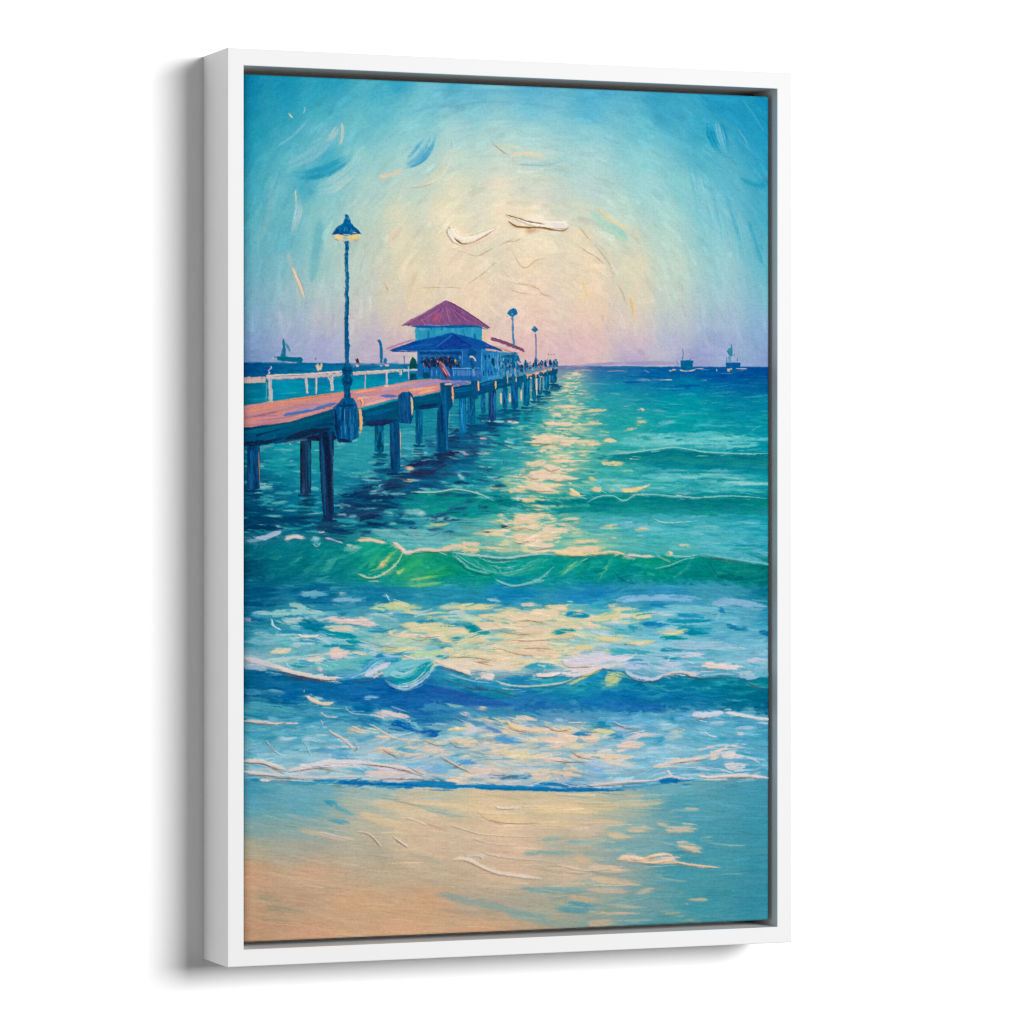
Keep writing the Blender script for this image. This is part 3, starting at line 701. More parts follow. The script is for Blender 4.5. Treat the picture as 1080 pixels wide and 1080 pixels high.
for i in range(520):
    x = rng.uniform(250, 822); u = rng.random()
    yt = np.interp(x, *zip(*CREST1)); yb = np.interp(x, *zip(*FOOT1[::-1]))
    y = yt + (yb - yt) * u
    ph = (np.sin((x - 420) / 38.) * .5 if x > 440 else -.55)
    th = ph * (1 - u * .6) + rng.normal(0, .15)
    l = rng.uniform(10, 26)
    c = at(FBR, x, y) + rng.normal(0, 7) + ((26, 22, 12) if rng.random() < .12 else (0, 0, 0))
    dx, dy = l / 2 * math.cos(th), l / 2 * math.sin(th)
    stroke([(x - dx, y - dy), (x, y + 1.2), (x + dx, y + dy)], rng.uniform(2, 5), c, h=.4, a=.7, mask=m, dry=.4, id=BRK)
B_ = dict(id=BRK)
for x0, y0, x1, y1, w, c in ((396,603,417,581,6.5,(200,196,110)),(400,598,411,585,3,(226,204,130)),(388,600,404,578,6,(40,168,120)),(378,600,396,580,6,(10,150,130)),(337,606,355,587,9,(50,158,156)),
        (342,596,356,588,5,(84,178,170)),(306,596,320,586,2,(70,168,166)),(417,606,428,600,5,(176,200,120)),(424,604,446,590,7,(34,170,104)),(440,610,480,604,6,(26,160,104)),(430,618,470,614,4,(110,186,130)),
        (448,604,480,596,6,(40,170,100)),(470,598,492,606,6,(4,136,106)),(430,612,462,607,3,(150,196,120)),(590,608,612,590,4,(96,188,140)),(596,604,606,592,3,(176,206,140)),(604,612,624,592,5,(10,142,120)),
        (362,580,384,577,7,(110,180,168)),(366,574,382,578,3,(170,196,180)),(700,604,790,606,4,(0,118,108)),(756,608,790,611,6,(0,100,110)),(560,598,590,602,4,(4,150,138)),(650,590,700,592,5,(6,150,120))):
    dab(x0, y0, x1, y1, w, c, h=.7, a=.9, dry=.45, **B_)
stroke([(376,605),(391,609.5),(406,604),(418,594),(425,582)], 2.6, (206,212,170), (150,196,170), h=1., **B_)
crack([(378,607.5),(391,611.5),(405,607)], (40,110,100), 1.1, id=BRK)
for k in range(9):
    cc = [(22,152,140),(64,178,160),(0,128,122),(110,196,170),(10,142,118)][k % 5]; o = k * 2.1
    stroke([(484 + o * 2.2, 586 + o * .5), (504 + o * 1.6, 597 + o * .5), (528 + o, 606 - o * .1), (556, 605 - o * .6), (580 - o * .4, 594 - o * .4)], 3, cc, h=.5, a=.6, dry=.5, **B_)
for k in range(10):
    x0 = 590 + k * 21; cc = [(30,156,132),(6,132,120),(70,176,150),(0,118,112)][k % 4]
    stroke([(x0 + 14, 589), (x0 + 6, 600), (x0 - 8, 612)], 4, cc, h=.5, a=.45, dry=.6, **B_)
for k in range(14):
    x0 = 300 + k * 13; cc = [(20,140,132),(6,120,124),(60,164,150),(10,132,120)][k % 4]
    stroke([(x0 + 20, 580), (x0 + 8, 594), (x0 - 12, 608)], 4, cc, h=.5, a=.4, dry=.6, **B_)
for P, w in (([(476,584),(486,592),(496,600),(519,606)], 2.2), ([(480,584),(492,592),(505,599),(521,603)], 1.6), ([(521,610),(530,615),(541,617.5),(558,615),(574,607),(585,596)], 3),
             ([(500,586),(520,593),(545,591)], 1.5), ([(505,602),(530,604),(552,600),(566,592)], 1.4), ([(515,596),(532,599),(550,595)], 1.3), ([(690,600),(706,596),(722,590),(738,587.5)], 2)):
    stroke(P, w * .85, (164,206,200), (70,170,166), h=1., a=.85, dry=.5, **B_)
for P in ([(478,586.5),(494,602),(519,608)], [(527,615.5),(541,619.5),(560,616.5)], [(746,591),(751,598),(759,611)], [(645,600),(652,608),(664,615),(678,614)], [(692,602),(710,597.5),(730,591)]):
    crack(P, (10,84,100), 1.2, id=BRK)
stroke([(643,590),(637,602),(630,614)], 1.6, (110,186,150), h=.6, **B_)
# crest foam of the breaker
for P, w, c in (([(268,569),(282,566),(297,560)], 5.5, (172,192,214)), ([(260,571),(275,569)], 4, (120,164,190)), ([(300,568.5),(310,566.5),(322,567)], 5, (216,206,204)), ([(343,567),(352,570),(362,573)], 2.6, (190,194,206)),
                ([(377,570),(392,569.5),(408,573)], 4.2, (230,208,176)), ([(414,572),(421,577),(428,583),(438,581)], 5, (228,208,186)), ([(436,582),(446,579.5),(462,580.5),(476,580)], 4, (222,206,178)),
                ([(464,580),(478,576),(490,577)], 5, (224,206,172)), ([(486,573),(496,574),(506,573)], 5, (232,206,176)), ([(486,578),(496,580),(505,580)], 4, (230,206,160)),
                ([(478,583),(500,585.5),(532,588.5),(556,585),(585,584)], 2.6, (176,206,206)), ([(585,583),(600,584),(622,584)], 4.5, (240,214,160)), ([(620,584),(634,583),(648,582),(660,585)], 3, (236,206,166)),
                ([(660,585),(676,586.5),(690,587)], 3, (222,206,196)), ([(700,585),(724,587),(738,584.5)], 2, (150,204,200)), ([(738,584),(764,588),(790,592),(822,597)], 3, (120,190,196))):
    stroke(P, w, c, tuple(np.array(c) - (16, 12, 8)), h=1.1, soft=.25, **W)
for P in ([(428,584.5),(450,583),(470,582),(480,586)], [(500,588),(532,591),(556,588),(580,585.5)], [(586,586.5),(610,587.5),(640,585),(662,588)], [(738,587.5),(764,591),(790,597)]):
    crack(P, (70,90,84), 1.4, a=.9, id=BRK)
dab(329, 569, 338, 568, 7, (136,190,202), (170,206,214), h=1., **W); dab(330, 573, 337, 574, 4, (104,178,190), h=.9, **W); stroke([(329,573),(334,576),(338,572)], 1.2, (176,208,216), h=1., **W)
stroke([(335,560),(339,561),(343,560)], 3, (176,206,216), h=.9, **W)
crack([(328,576.5),(334,579),(340,575)], (20,90,110), id=SEA_)

# ---------------------------------------------------------------- water between the breakers
for i in range(120):
    x = rng.uniform(256, 812); y = rng.uniform(619, 640)
    dab(x - 16, y, x + 16, y + rng.normal(0, 1.5), rng.uniform(3, 6), at(FW_, x, 627) + rng.normal(0, 9), h=.4, a=.65, **W)
for i in range(420):
    x = rng.normal(545, 85) if rng.random() < .62 else rng.uniform(270, 800); y = rng.uniform(638, 706)
    if x < 470: y = max(y, 646)
    d = abs(x - 550)
    pal = [(234,212,164),(230,208,150),(236,214,182),(214,212,170),(190,210,186)] if d < rng.uniform(50, 130) else \
          [(150,200,214),(176,208,216),(110,186,204),(60,160,188),(20,132,174),(196,208,214),(20,140,165)]
    c = pal[rng.integers(len(pal))]
    l = rng.uniform(10, 34)
    dab(x - l / 2, y, x + l / 2, y + rng.normal(0, 1.6), rng.uniform(2.4, 6), c, h=rng.uniform(.4, .9), a=.85, soft=.3, dry=.45, **W)
for x0, y0, x1, y1, w, c in (
        (316,627,346,627,7,(112,178,200)),(350,633,386,634,5,(130,182,205)),(357,626,366,626,4,(170,190,190)),(393,640,446,641,9,(188,206,160)),(408,637,432,638,7,(214,210,160)),(426,645,438,645,4,(224,210,150)),
        (286,646,346,646,7,(150,204,206)),(304,636,334,648,6,(160,204,196)),(290,655,320,655,7,(170,204,206)),(316,654,322,658,4,(230,222,214)),(316,657,346,664,13,(0,120,150)),(344,652,400,660,8,(226,206,196)),
        (361,652,392,653,6,(232,210,196)),(341,662,378,663,7,(200,208,186)),(350,664,374,665,4,(230,206,186)),(343,668,380,672,7,(0,142,158)),(364,676,384,679,4,(10,146,160)),(382,676,410,680,6,(150,204,206)),
        (408,668,450,671,6,(236,210,160)),(424,659,450,661,9,(226,210,162)),(430,663,486,662,11,(220,212,166)),(440,671,470,671,5,(238,222,196)),(268,668,296,672,6,(140,190,204)),(258,652,266,655,5,(150,160,175)),
        (285,687,308,686,7,(232,214,186)),(322,694,342,694,9,(232,206,192)),(346,688,370,688,10,(234,208,196)),(370,687,388,691,4,(234,212,186)),(345,692,360,694,6,(222,200,206)),(330,703,390,694,10,(110,190,190)),
        (280,697,330,692,6,(176,206,204)),(257,676,300,678,6,(120,180,196)),(402,684,424,687,5,(216,210,160)),(418,683,428,686,4,(232,214,160)),
        (482,637,528,638,6,(216,210,160)),(503,650,522,650,4.5,(234,212,164)),(512,632,530,634,4,(150,190,206)),(536,652,590,646,12,(234,210,160)),(556,648,590,642,8,(236,214,166)),(576,640,590,640,5,(226,210,160)),
        (502,660,540,661,9,(236,210,166)),(489,659,510,667,8,(4,142,158)),(500,665,518,668,5,(20,150,160)),(476,674,486,673,5,(10,140,170)),(500,676,532,675,5,(120,184,196)),(540,664,590,664,9,(234,208,166)),
        (490,673,516,676,8,(232,212,160)),(530,678,590,680,9,(236,210,166)),(520,687,596,688,8,(234,208,150)),(560,692,594,691,6,(236,214,160)),(584,667,608,665,6,(8,148,160)),(580,659,604,658,4,(230,206,160)),
        (588,671,606,669,5,(236,206,156)),(604,664,626,660,5,(234,206,166)),(596,647,622,649,7,(20,142,178)),(596,641,630,638,5,(110,186,190)),(616,655,630,650,6,(236,210,160)),(608,682,626,683,6,(226,208,140)),
        (622,654,656,645,9,(226,212,150)),(630,650,655,648,6,(214,212,150)),(666,650,689,649,7,(220,214,160)),(620,662,628,661,6,(240,208,180)),(624,674,660,675,6,(222,212,150)),(660,678,692,676,5,(222,210,160)),
        (677,658,703,659,7,(20,136,186)),(696,668,724,667,5,(222,210,160)),(724,667,755,666,6,(4,136,164)),(694,673,722,672,5,(6,150,158)),(700,655,755,654,5,(20,146,176)),(765,659,790,665,6,(20,128,170)),
        (800,667,815,667,7,(8,116,160)),(755,655,760,646,4,(170,200,206)),(640,634,740,632,8,(130,184,216)),(750,636,810,640,9,(140,184,212)),(700,640,760,644,7,(120,190,206)),(758,641,766,648,6,(30,134,180)),
        (620,638,650,633,6,(60,170,190)),(640,686,690,688,6,(60,168,186)),(700,680,790,684,10,(160,200,218)),(720,690,742,690,5,(216,212,226)),(640,668,670,666,5,(90,182,196)),(670,664,684,662,4,(110,190,200)),
        (470,700,550,703,12,(236,216,194)),(464,697,510,698,8,(234,214,190)),(500,692,556,698,5,(230,210,160)),(552,704,590,703,8,(64,164,194)),(594,700,650,694,13,(220,212,222)),(600,706,650,702,8,(226,214,214)),
        (636,694,670,693,7,(222,214,224)),(655,702,690,700,11,(176,198,222)),(690,705,720,700,9,(190,204,222)),(740,702,786,704,6,(232,212,208)),(742,700,756,700,5,(236,216,206)),(786,698,808,695,5,(206,204,220)),
        (710,690,740,689,4,(226,214,222)),(770,708,812,712,5,(110,184,206)),(720,711,744,708,6,(190,204,220)),(430,690,470,688,6,(186,212,170)),(420,676,462,679,7,(176,208,180))):
    dab(x0, y0, x1, y1, w, c, tuple(np.array(c) - (14, 9, 6)), h=.95, soft=.25, dry=.3, **W)
stroke([(285,652),(289,660),(297,665)], 1.8, (200,222,224), h=.9, **W); stroke([(407,626),(409,631),(412,634)], 1.5, (190,214,226), h=.8, **W)
stroke([(313,669),(322,671.5),(337,670)], 2.6, (236,222,206), h=1.1, **W); stroke([(291,666),(294,671),(304,668)], 1.2, (180,206,214), h=.7, **W)
stroke([(703,700),(706,693),(712,691)], 1.4, (200,214,224), h=.8, **W); stroke([(660,685),(690,692),(706,692)], 1.1, (90,150,176), h=.5, **W)
for P in ([(436,671.5),(450,672.5),(466,671)], [(430,672),(440,676),(452,674)], [(380,674),(400,681),(425,684)], [(541,656),(560,655),(580,659)], [(534,675),(560,676),(590,674)], [(545,684),(570,684),(590,686)],
          [(425,692),(436,694),(452,694)], [(470,693),(500,694),(530,700)], [(592,697),(600,704),(630,703)], [(498,697),(520,703)], [(520,664),(545,669),(570,669)], [(520,682),(545,690),(570,692)]):
    crack(P, (150,116,88), 1.1, id=SEA_)

# ---------------------------------------------------------------- second, nearer wave
WV = 'painted_wave'
CREST2 = [(250,700),(270,704),(291,708),(324,714),(345,717),(365,716),(385,716),(402,713),(414,722),(430,727),(448,716),(462,701),(485,709),(505,716),(522,719),(545,712),(565,713),(590,711),(608,714),(622,712),(635,705),(659,708),(668,716),(688,718),(705,712),(724,712),(738,715),(768,714),(794,716),(822,714)]
FOOT2 = [(822,756),(780,752),(730,751),(690,752),(640,751),(600,752),(560,752),(520,748),(480,744),(440,752),(400,750),(360,744),(320,736),(290,733),(250,734)]
WVC = rows([(712, [(255,10,100,140),(300,10,100,148),(360,8,100,156),(400,14,110,165),(470,40,140,180),(520,36,146,180),(580,40,156,182),(620,20,138,176),(680,6,120,160),(740,4,124,146),(812,0,122,136)]),
            (730, [(255,4,90,130),(320,8,102,158),(400,14,98,165),(450,16,94,164),(500,24,106,168),(560,24,118,172),(610,16,124,170),(660,10,110,166),(720,6,108,154),(812,0,104,132)]),
            (746, [(255,10,104,150),(320,14,110,160),(400,16,100,165),(450,30,98,170),(500,30,98,168),(560,28,106,170),(640,20,110,172),(700,14,106,160),(812,0,94,130)])])
FWV = field(WVC, .6, 1.1, 3.)
m = soft_foot(poly(CREST2 + FOOT2, 1.), CREST2, FOOT2)
col[:] += (FWV - col) * m[..., None]; ids[m > .5] = kind(WV); hgt[:] += m * .3
for i in range(420):
    x = rng.uniform(250, 822); u = rng.random()
    yt = np.interp(x, *zip(*CREST2)); yb = np.interp(x, *zip(*FOOT2[::-1])); y = yt + (yb - yt) * u
    th = (.35 * np.sin((x - 440) / 30.) * (1 - u) if 440 < x < 720 else .03) + rng.normal(0, .08)
    l = rng.uniform(14, 34); c = at(FWV, x, y) + rng.normal(0, 7)
    dx, dy = l / 2 * math.cos(th), l / 2 * math.sin(th)
    stroke([(x - dx, y - dy), (x, y + 1), (x + dx, y + dy)], rng.uniform(2.5, 5), c, h=.4, a=.7, mask=m, dry=.4, id=WV)
V = dict(id=WV)
for k in range(70):
    x = rng.uniform(470, 812); yt = np.interp(x, *zip(*CREST2)); y = yt + rng.uniform(3, 16)
    c = [(20,144,168),(40,160,176),(10,124,160),(70,176,184),(14,130,146)][k % 5]
    stroke([(x - 12, y + rng.normal(0, 1.5)), (x, y + 2), (x + 14, y + rng.normal(0, 2))], rng.uniform(2.4, 4.5), c, h=.7, a=.6, dry=.5, **V)
# curl
stroke([(404,714),(416,703),(440,697),(456,697)], 9, (110,190,204), h=.8, **V)
stroke([(412,718),(430,714),(444,704),(454,697)], 8, (8,148,164), h=.8, **V)
stroke([(410,713),(424,706),(440,698)], 5, (140,200,210), h=.7, **V)
stroke([(416,722),(434,718),(448,708),(457,699)], 4, (10,150,170), h=.8, **V)
swirl([(403,716),(414,724),(428,726),(444,719),(454,709),(460,700)], 7, [(190,212,224),(150,196,214),(120,184,206),(206,216,222)], 6, 1.6, 1., .85, WV)
for k in range(7):
    swirl([(408 + k, 713 - k * 1.6), (420 + k, 717 - k * 2), (436 + k, 712 - k * 2), (450, 703 - k)], 4, [(8,150,166),(90,186,196),(150,206,210),(20,140,170)], 3, 1.5, .8, .8, WV)
stroke([(420,722),(436,718),(450,706)], 1.6, (190,216,216), h=.8, **V)
crack([(402,718),(413,726.5),(428,729.5),(446,723)], (20,70,120), 1.3, id=WV)
stroke([(361,716),(380,710),(396,697),(419,693)], 4.5, (40,140,196), (110,180,214), h=.9, **V)
stroke([(384,713),(397,706),(412,699)], 6.5, (216,210,220), (186,202,220), h=1.1, **V)
stroke([(368,715.5),(384,709),(396,699),(406,695)], 2, (150,200,226), h=.8, **V)
stroke([(392,715),(402,710),(404,712)], 3, (206,200,196), h=1.1, **V)
for P, w, c in (([(257,694),(272,698),(287,702),(300,706)], 7, (214,204,206)), ([(257,703),(280,706)], 6, (150,180,200)), ([(288,702),(305,708),(324,712),(340,715),(361,715)], 4.4, (228,214,206)),
                ([(300,697),(304,703),(309,706)], 1.6, (196,214,220)), ([(334,705),(340,707)], 5, (210,200,214)), ([(458,697),(472,702),(486,707),(498,712)], 5, (232,214,196)),
                ([(424,691),(438,695),(452,694)], 3, (232,218,200)), ([(506,712),(514,713),(520,717)], 7, (232,218,206)), ([(565,711),(577,712),(590,709)], 4.4, (238,224,214)), ([(590,709),(606,712),(620,709)], 4, (228,216,216)),
                ([(500,712),(520,709),(545,709),(562,711)], 2, (170,200,206)), ([(522,718),(540,723),(565,723.5),(596,719),(608,713)], 2.8, (190,206,190)), ([(470,710),(486,715),(504,719),(520,720)], 2, (130,190,206)),
                ([(600,722),(612,716),(620,712),(634,706)], 4, (196,200,150)), ([(612,712),(622,709),(634,703.5)], 3, (232,214,206)), ([(659,707),(668,713),(688,716),(702,710)], 4, (196,206,222)),
                ([(700,712),(712,709),(724,709),(736,713)], 3.4, (224,208,200)), ([(738,713),(760,711),(775,712)], 3, (150,196,212)), ([(778,713),(790,715),(800,714)], 5, (150,190,214))):
    stroke(P, w, c, tuple(np.array(c) - (14, 10, 6)), h=1.2, soft=.25, dry=.25, **W)
for P, w in (([(288,707),(310,712),(335,717),(361,718)], 2.2), ([(300,713),(330,718),(350,719)], 1.6), ([(372,720),(392,718),(400,715)], 1.4), ([(465,703),(480,708),(498,715)], 1.2), ([(465,715),(482,721),(500,727),(519,728),(540,734),(561,738.5)], 1.4),
             ([(563,714.5),(580,715),(592,711)], 1.4), ([(562,725.5),(590,723),(606,716)], 1.3), ([(606,715),(620,713),(634,706.5),(652,708)], 1.4), ([(659,712),(672,718.5),(690,719),(704,713)], 1.6), ([(704,710.5),(722,711.5),(736,716),(770,715)], 1.4), ([(782,716),(795,724),(812,728)], 1.2)):
    crack(P, (70,70,84), w, a=.85, id=WV)
m2 = fill([(640,711),(654,708.5),(659,711),(650,722),(636,728)], [(188,198,140),(206,206,150),(140,186,160)], 120, 2.2, 14, 16, WV, .6)
for k in range(14):
    x = 470 + k * 14 + rng.normal(0, 4); c = at(FWV, x, 718)
    stroke([(x, 722 + rng.normal(0, 2)), (x + 14, 726 + rng.normal(0, 3)), (x + 30, 724)], 2.2, c + (24, 26, 18), h=.5, a=.6, **V)
for k in range(10):
    x = 575 + k * 7; stroke([(x, 738 - k * .7), (x + 10, 730 - k), (x + 18, 718 - k * .6)], 1.5, (40,140,182), h=.5, a=.35, dry=.7, **V)
for x0, y0, x1, y1, w, c in ((720,736,748,738,3,(40,140,180)),(770,738,782,739,2.4,(90,170,190)),(678,746,690,746,2.2,(120,180,214)),(700,742,740,739,5,(20,124,170)),(755,746,766,746,2.6,(90,160,190)),(683,753,700,754,1.6,(150,196,220)),
        (640,742,700,745,7,(24,104,176)),(450,728,500,734,7,(30,86,160)),(470,738,540,744,8,(30,92,168)),(560,746,620,747,6,(30,110,172)),(610,740,640,745,6,(20,112,178))):
    dab(x0, y0, x1, y1, w, c, h=.5, a=.85, **V)
dab(719, 719, 722, 730, 2.4, (40,146,164), h=.5, **V)

# ---------------------------------------------------------------- wash in front of it
for i in range(330):
    x = rng.normal(560, 70) if rng.random() < .5 else rng.uniform(258, 812); y = rng.uniform(757, 822)
    pal = [(236,212,184),(232,212,166),(226,206,190),(206,206,196),(120,178,206),(150,190,214)] if abs(x - 560) < rng.uniform(40, 120) else \
          [(150,196,214),(120,184,206),(176,206,220),(90,170,200),(196,208,220),(70,156,190)]
    l = rng.uniform(10, 32)
    dab(x - l / 2, y, x + l / 2, y + rng.normal(0, 1.4), rng.uniform(2, 5.4), pal[rng.integers(len(pal))], h=rng.uniform(.3, .8), a=.8, soft=.3, dry=.5, **W)
for x0, y0, x1, y1, w, c in (
        (282,728,300,731,4,(110,170,206)),(258,728,280,732,5,(60,140,180)),(287,735,318,736,6,(8,98,160)),(320,733,345,741,7,(150,190,206)),(383,736,400,735,5,(120,176,210)),(372,745,394,747,8,(6,108,160)),(258,744,320,752,9,(76,160,182)),
        (320,750,370,754,7,(80,160,190)),(392,753,432,756,6,(222,204,200)),(400,750,414,752,4,(220,206,206)),(412,764,442,766,11,(10,104,172)),(405,745,450,743,6,(20,110,172)),(430,768,462,776,9,(20,104,176)),(432,762,446,772,6,(120,184,200)),
        (368,768,390,772,6,(232,206,180)),(374,766,398,771,4,(216,206,190)),(396,776,412,779,4,(232,206,180)),(330,763,370,764,6,(100,170,196)),(258,757,300,768,7,(100,170,190)),(442,748,480,746,6,(60,140,186)),(466,743,490,746,4,(120,186,190)),
        (502,747,513,748,5,(232,210,176)),(485,752,496,754,5,(222,196,196)),(512,759,532,761,4,(230,206,176)),(549,755,566,760,5,(232,206,186)),(533,764,556,770,8,(234,210,150)),(536,770,600,771,7,(236,208,170)),(575,768,606,768,5,(232,212,176)),
        (490,768,512,771,6,(236,208,176)),(470,770,494,769,4,(220,206,170)),(490,762,510,772,4,(206,206,222)),(512,765,530,773,6,(90,140,196)),(472,780,508,786,9,(236,208,166)),(521,779,548,783,8,(90,160,204)),(545,783,590,778,7,(214,206,186)),
        (572,780,610,779,9,(236,208,182)),(580,788,600,784,5,(234,206,176)),(610,778,632,777,7,(234,206,186)),(604,775,622,773,5,(40,132,186)),(446,790,480,796,10,(226,208,192)),(430,797,448,796,5,(226,204,190)),(528,793,560,797,10,(226,208,160)),
        (600,797,628,796,8,(236,208,182)),(570,802,600,802,6,(230,208,190)),(430,806,474,813,10,(130,184,220)),(484,803,504,805,6,(90,160,210)),(490,811,530,813,7,(230,206,190)),(620,812,640,808,10,(140,184,222)),(560,818,580,816,5,(236,206,180)),
        (570,813,606,817,5,(232,206,166)),(594,819,612,818,4,(234,200,166)),(470,822,490,822,6,(238,204,174)),(500,820,560,820,6,(196,196,206)),(600,823,624,823,4,(110,170,206)),(526,821,560,821,4,(60,140,180)),
        (621,770,648,773,6,(222,212,150)),(620,779,632,780,9,(236,208,176)),(650,786,680,786,9,(236,208,192)),(655,783,672,782,6,(234,206,196)),(632,798,668,799,8,(232,208,182)),(662,777,695,775,5,(216,206,206)),(700,778,720,776,10,(170,200,206)),
        (706,772,724,770,5,(190,206,190)),(665,757,690,764,7,(110,180,214)),(692,763,706,764,6,(160,200,222)),(710,757,730,756,8,(110,180,220)),(706,757,712,757,6,(20,138,176)),(690,782,702,778,8,(60,156,190)),(640,775,660,778,4,(40,140,190)),
        (630,763,640,762,5,(30,140,180)),(735,772,748,772,6,(150,190,214)),(775,773,788,775,3.4,(214,208,206)),(665,811,684,807,9,(150,200,222)),(620,806,650,808,6,(180,200,216)),(760,797,785,797,7,(226,214,214)),(763,807,785,808,7,(226,214,216)),
        (746,798,758,798,8,(234,206,190)),(735,791,756,787,3.6,(226,208,200)),(768,786,786,789,3,(222,210,210)),(785,797,803,805,3.4,(200,206,220)),(720,805,736,806,7,(180,206,222)),(258,790,300,792,8,(120,180,204)),(330,790,370,797,6,(100,170,204)),
        (344,797,354,797,4,(196,206,220)),(395,789,420,794,6,(232,206,180)),(400,791,446,799,5,(228,208,190)),(424,787,450,787,4,(226,206,180)),(310,812,340,806,9,(214,212,218)),(340,805,400,805,9,(216,210,216)),(395,808,450,815,9,(212,206,216)),
        (383,815,430,817,6,(226,204,196)),(430,799,450,798,5,(150,190,214)),(258,812,300,815,7,(176,200,206))):
    dab(x0, y0, x1, y1, w, c, tuple(np.array(c) - (12, 8, 6)), h=.9, soft=.25, dry=.3, **W)
for P, w, c in (([(257,760.5),(275,761),(290,763),(299,762)], 3.4, (216,208,204)), ([(300,763),(315,763)], 2.4, (206,204,200)), ([(280.5,780),(287,790),(300,799)], 2, (186,208,220)), ([(316,778),(323,787),(328,798)], 1.7, (170,204,216)),
                ([(346,770),(352,774),(364,781),(371,790)], 3.2, (222,208,200)), ([(322,734),(330,739),(340,742),(352,741)], 4.2, (226,210,190)), ([(363,745),(371,752),(388,754)], 1.8, (150,190,210)), ([(337,751),(346,756),(356,756)], 2, (200,206,210)),
                ([(257,803),(272,802.5),(288,807),(302,812)], 4.6, (226,214,208)), ([(302,813),(320,809),(340,805),(368,803),(386,805)], 5, (226,218,220)), ([(386,804),(405,807),(425,810),(450,819)], 3.6, (230,214,208)),
                ([(257,814),(275,816),(300,818)], 4, (216,212,212)), ([(300,818),(330,820),(360,819),(400,819)], 3, (216,212,214)), ([(729,754),(745,754),(763,751)], 6.6, (206,214,226)), ([(763,751),(780,754),(796,757),(815,759)], 4.6, (214,218,222)),
                ([(687,809),(706,805),(725,801),(745,799)], 5, (226,210,200)), ([(703,812),(708,818),(716,822)], 4, (206,206,212)), ([(620,828.5),(640,826),(662,824),(690,823)], 3.4, (224,212,206)), ([(688,823),(706,819),(728,822)], 3, (206,206,214)),
                ([(734,818),(752,820),(770,818),(790,818),(815,821)], 3.8, (226,214,210)), ([(752,797),(762,790),(768,785)], 3, (226,208,196)), ([(646,760),(656,765),(676,767)], 1.6, (190,206,222)), ([(742,771),(748,776),(756,777)], 2.2, (206,214,222)),
                ([(730,757),(731,752),(738,750)], 2.4, (190,206,222)), ([(463,797),(480,806),(498,815)], 1.8, (216,204,190)), ([(590,826),(606,829),(622,828)], 2, (206,200,200)), ([(388,763),(400,769),(410,776),(424,780),(446,781)], 2.4, (228,206,186)),
                ([(392,792),(402,790),(416,793),(446,797)], 2.6, (228,206,186)), ([(533,760),(541,768),(552,770)], 2, (236,206,160)), ([(320,731),(321,727)], 1.2, (170,204,222)), ([(338,759),(340,764)], 1.6, (226,206,206))):
    stroke(P, w, c, tuple(np.array(c) - (14, 10, 8)), h=1.3, soft=.25, dry=.2, **W)
for P, w in (([(257,806),(275,805.5),(288,810),(301,814)], 1.8), ([(258,762.5),(280,764),(298,764)], 1.1), ([(368,807),(380,806.5),(400,808),(425,813),(450,821)], 1.8), ([(302,815),(330,811),(360,809)], 1.1), ([(257,817.5),(280,818),(298,820)], 1.4),
             ([(430,809),(440,815),(450,818.5)], 2), ([(402,790),(412,796),(424,802)], 1.4), ([(533,763),(541,770),(560,773)], 1.1), ([(575,766),(586,771),(602,770)], 1.2), ([(472,782),(482,788),(498,789)], 1.1), ([(463,799),(480,808),(498,817)], 1.2),
             ([(512,817),(540,819),(560,816)], 1.2), ([(446,781),(460,786),(475,787)], 1.), ([(600,792),(612,799),(626,801)], 1.1), ([(580,802),(600,804),(626,803)], 1.1), ([(620,830),(645,828),(680,826)], 1.2), ([(740,820.5),(770,820.5),(790,820.5),(812,823)], 1.3),
             ([(700,806),(726,803.5),(748,801)], 1.), ([(730,760),(748,757)], 1.), ([(372,783),(376,790),(372,793)], 1.), ([(280,782),(290,794)], .9), ([(646,763),(660,768),(676,769)], .9)):
    crack(P, (120,96,80), w, a=.85, id=SEA_)
# dark line where the wash meets the sand
for x0, y0, x1, y1, w, c in ((330,823,380,824,5,(30,130,176)),(356,825,420,826,6,(6,100,164)),(400,826,460,826,5,(4,104,166)),(440,824,500,828,5,(10,124,178)),(480,828,560,831,7,(6,110,170)),(540,830,600,832,5,(6,112,170)),(560,826,620,829,5,(20,120,178)),
        (590,832,640,832,4,(10,108,166)),(625,833,662,833,5,(20,118,166)),(660,830,700,827,3.4,(70,150,186)),(694,824,720,823,7,(4,100,164)),(715,824,736,822,3,(40,130,176)),(290,824,332,827,6,(60,146,176)),(264,822,290,823,5,(40,128,168)),(380,828,440,831,4,(60,146,180))):
    dab(x0, y0, x1, y1, w * .72, c, h=.5, dry=.45, bow=0, **W)
for P, w, c in (([(352,826),(390,826.5),(430,827.5),(470,829),(500,830)], 4.4, (6,104,166)), ([(430,826),(460,828),(520,830),(575,832)], 4, (14,116,172)), ([(500,831),(560,832.5),(612,833.5),(655,832)], 4, (8,106,166)),
                ([(300,824),(330,825.5),(360,826)], 2.6, (60,146,176)), ([(650,831.5),(680,829),(704,826)], 2.4, (60,140,180)), ([(696,824.5),(706,823),(718,823.5)], 6, (6,102,164))):
    stroke(P, w, c, tuple(np.array(c) + (10, 18, 14)), h=.5, dry=.45, line=True, **W)
dab(275, 822.5, 288, 822.5, 4, (226,206,200), h=1., **W)
crack([(270,820),(300,821),(335,823)], (110,110,110), 1.2, id=SEA_); crack([(400,821.5),(430,822),(470,824)], (120,80,60), 1.5, id=SEA_)

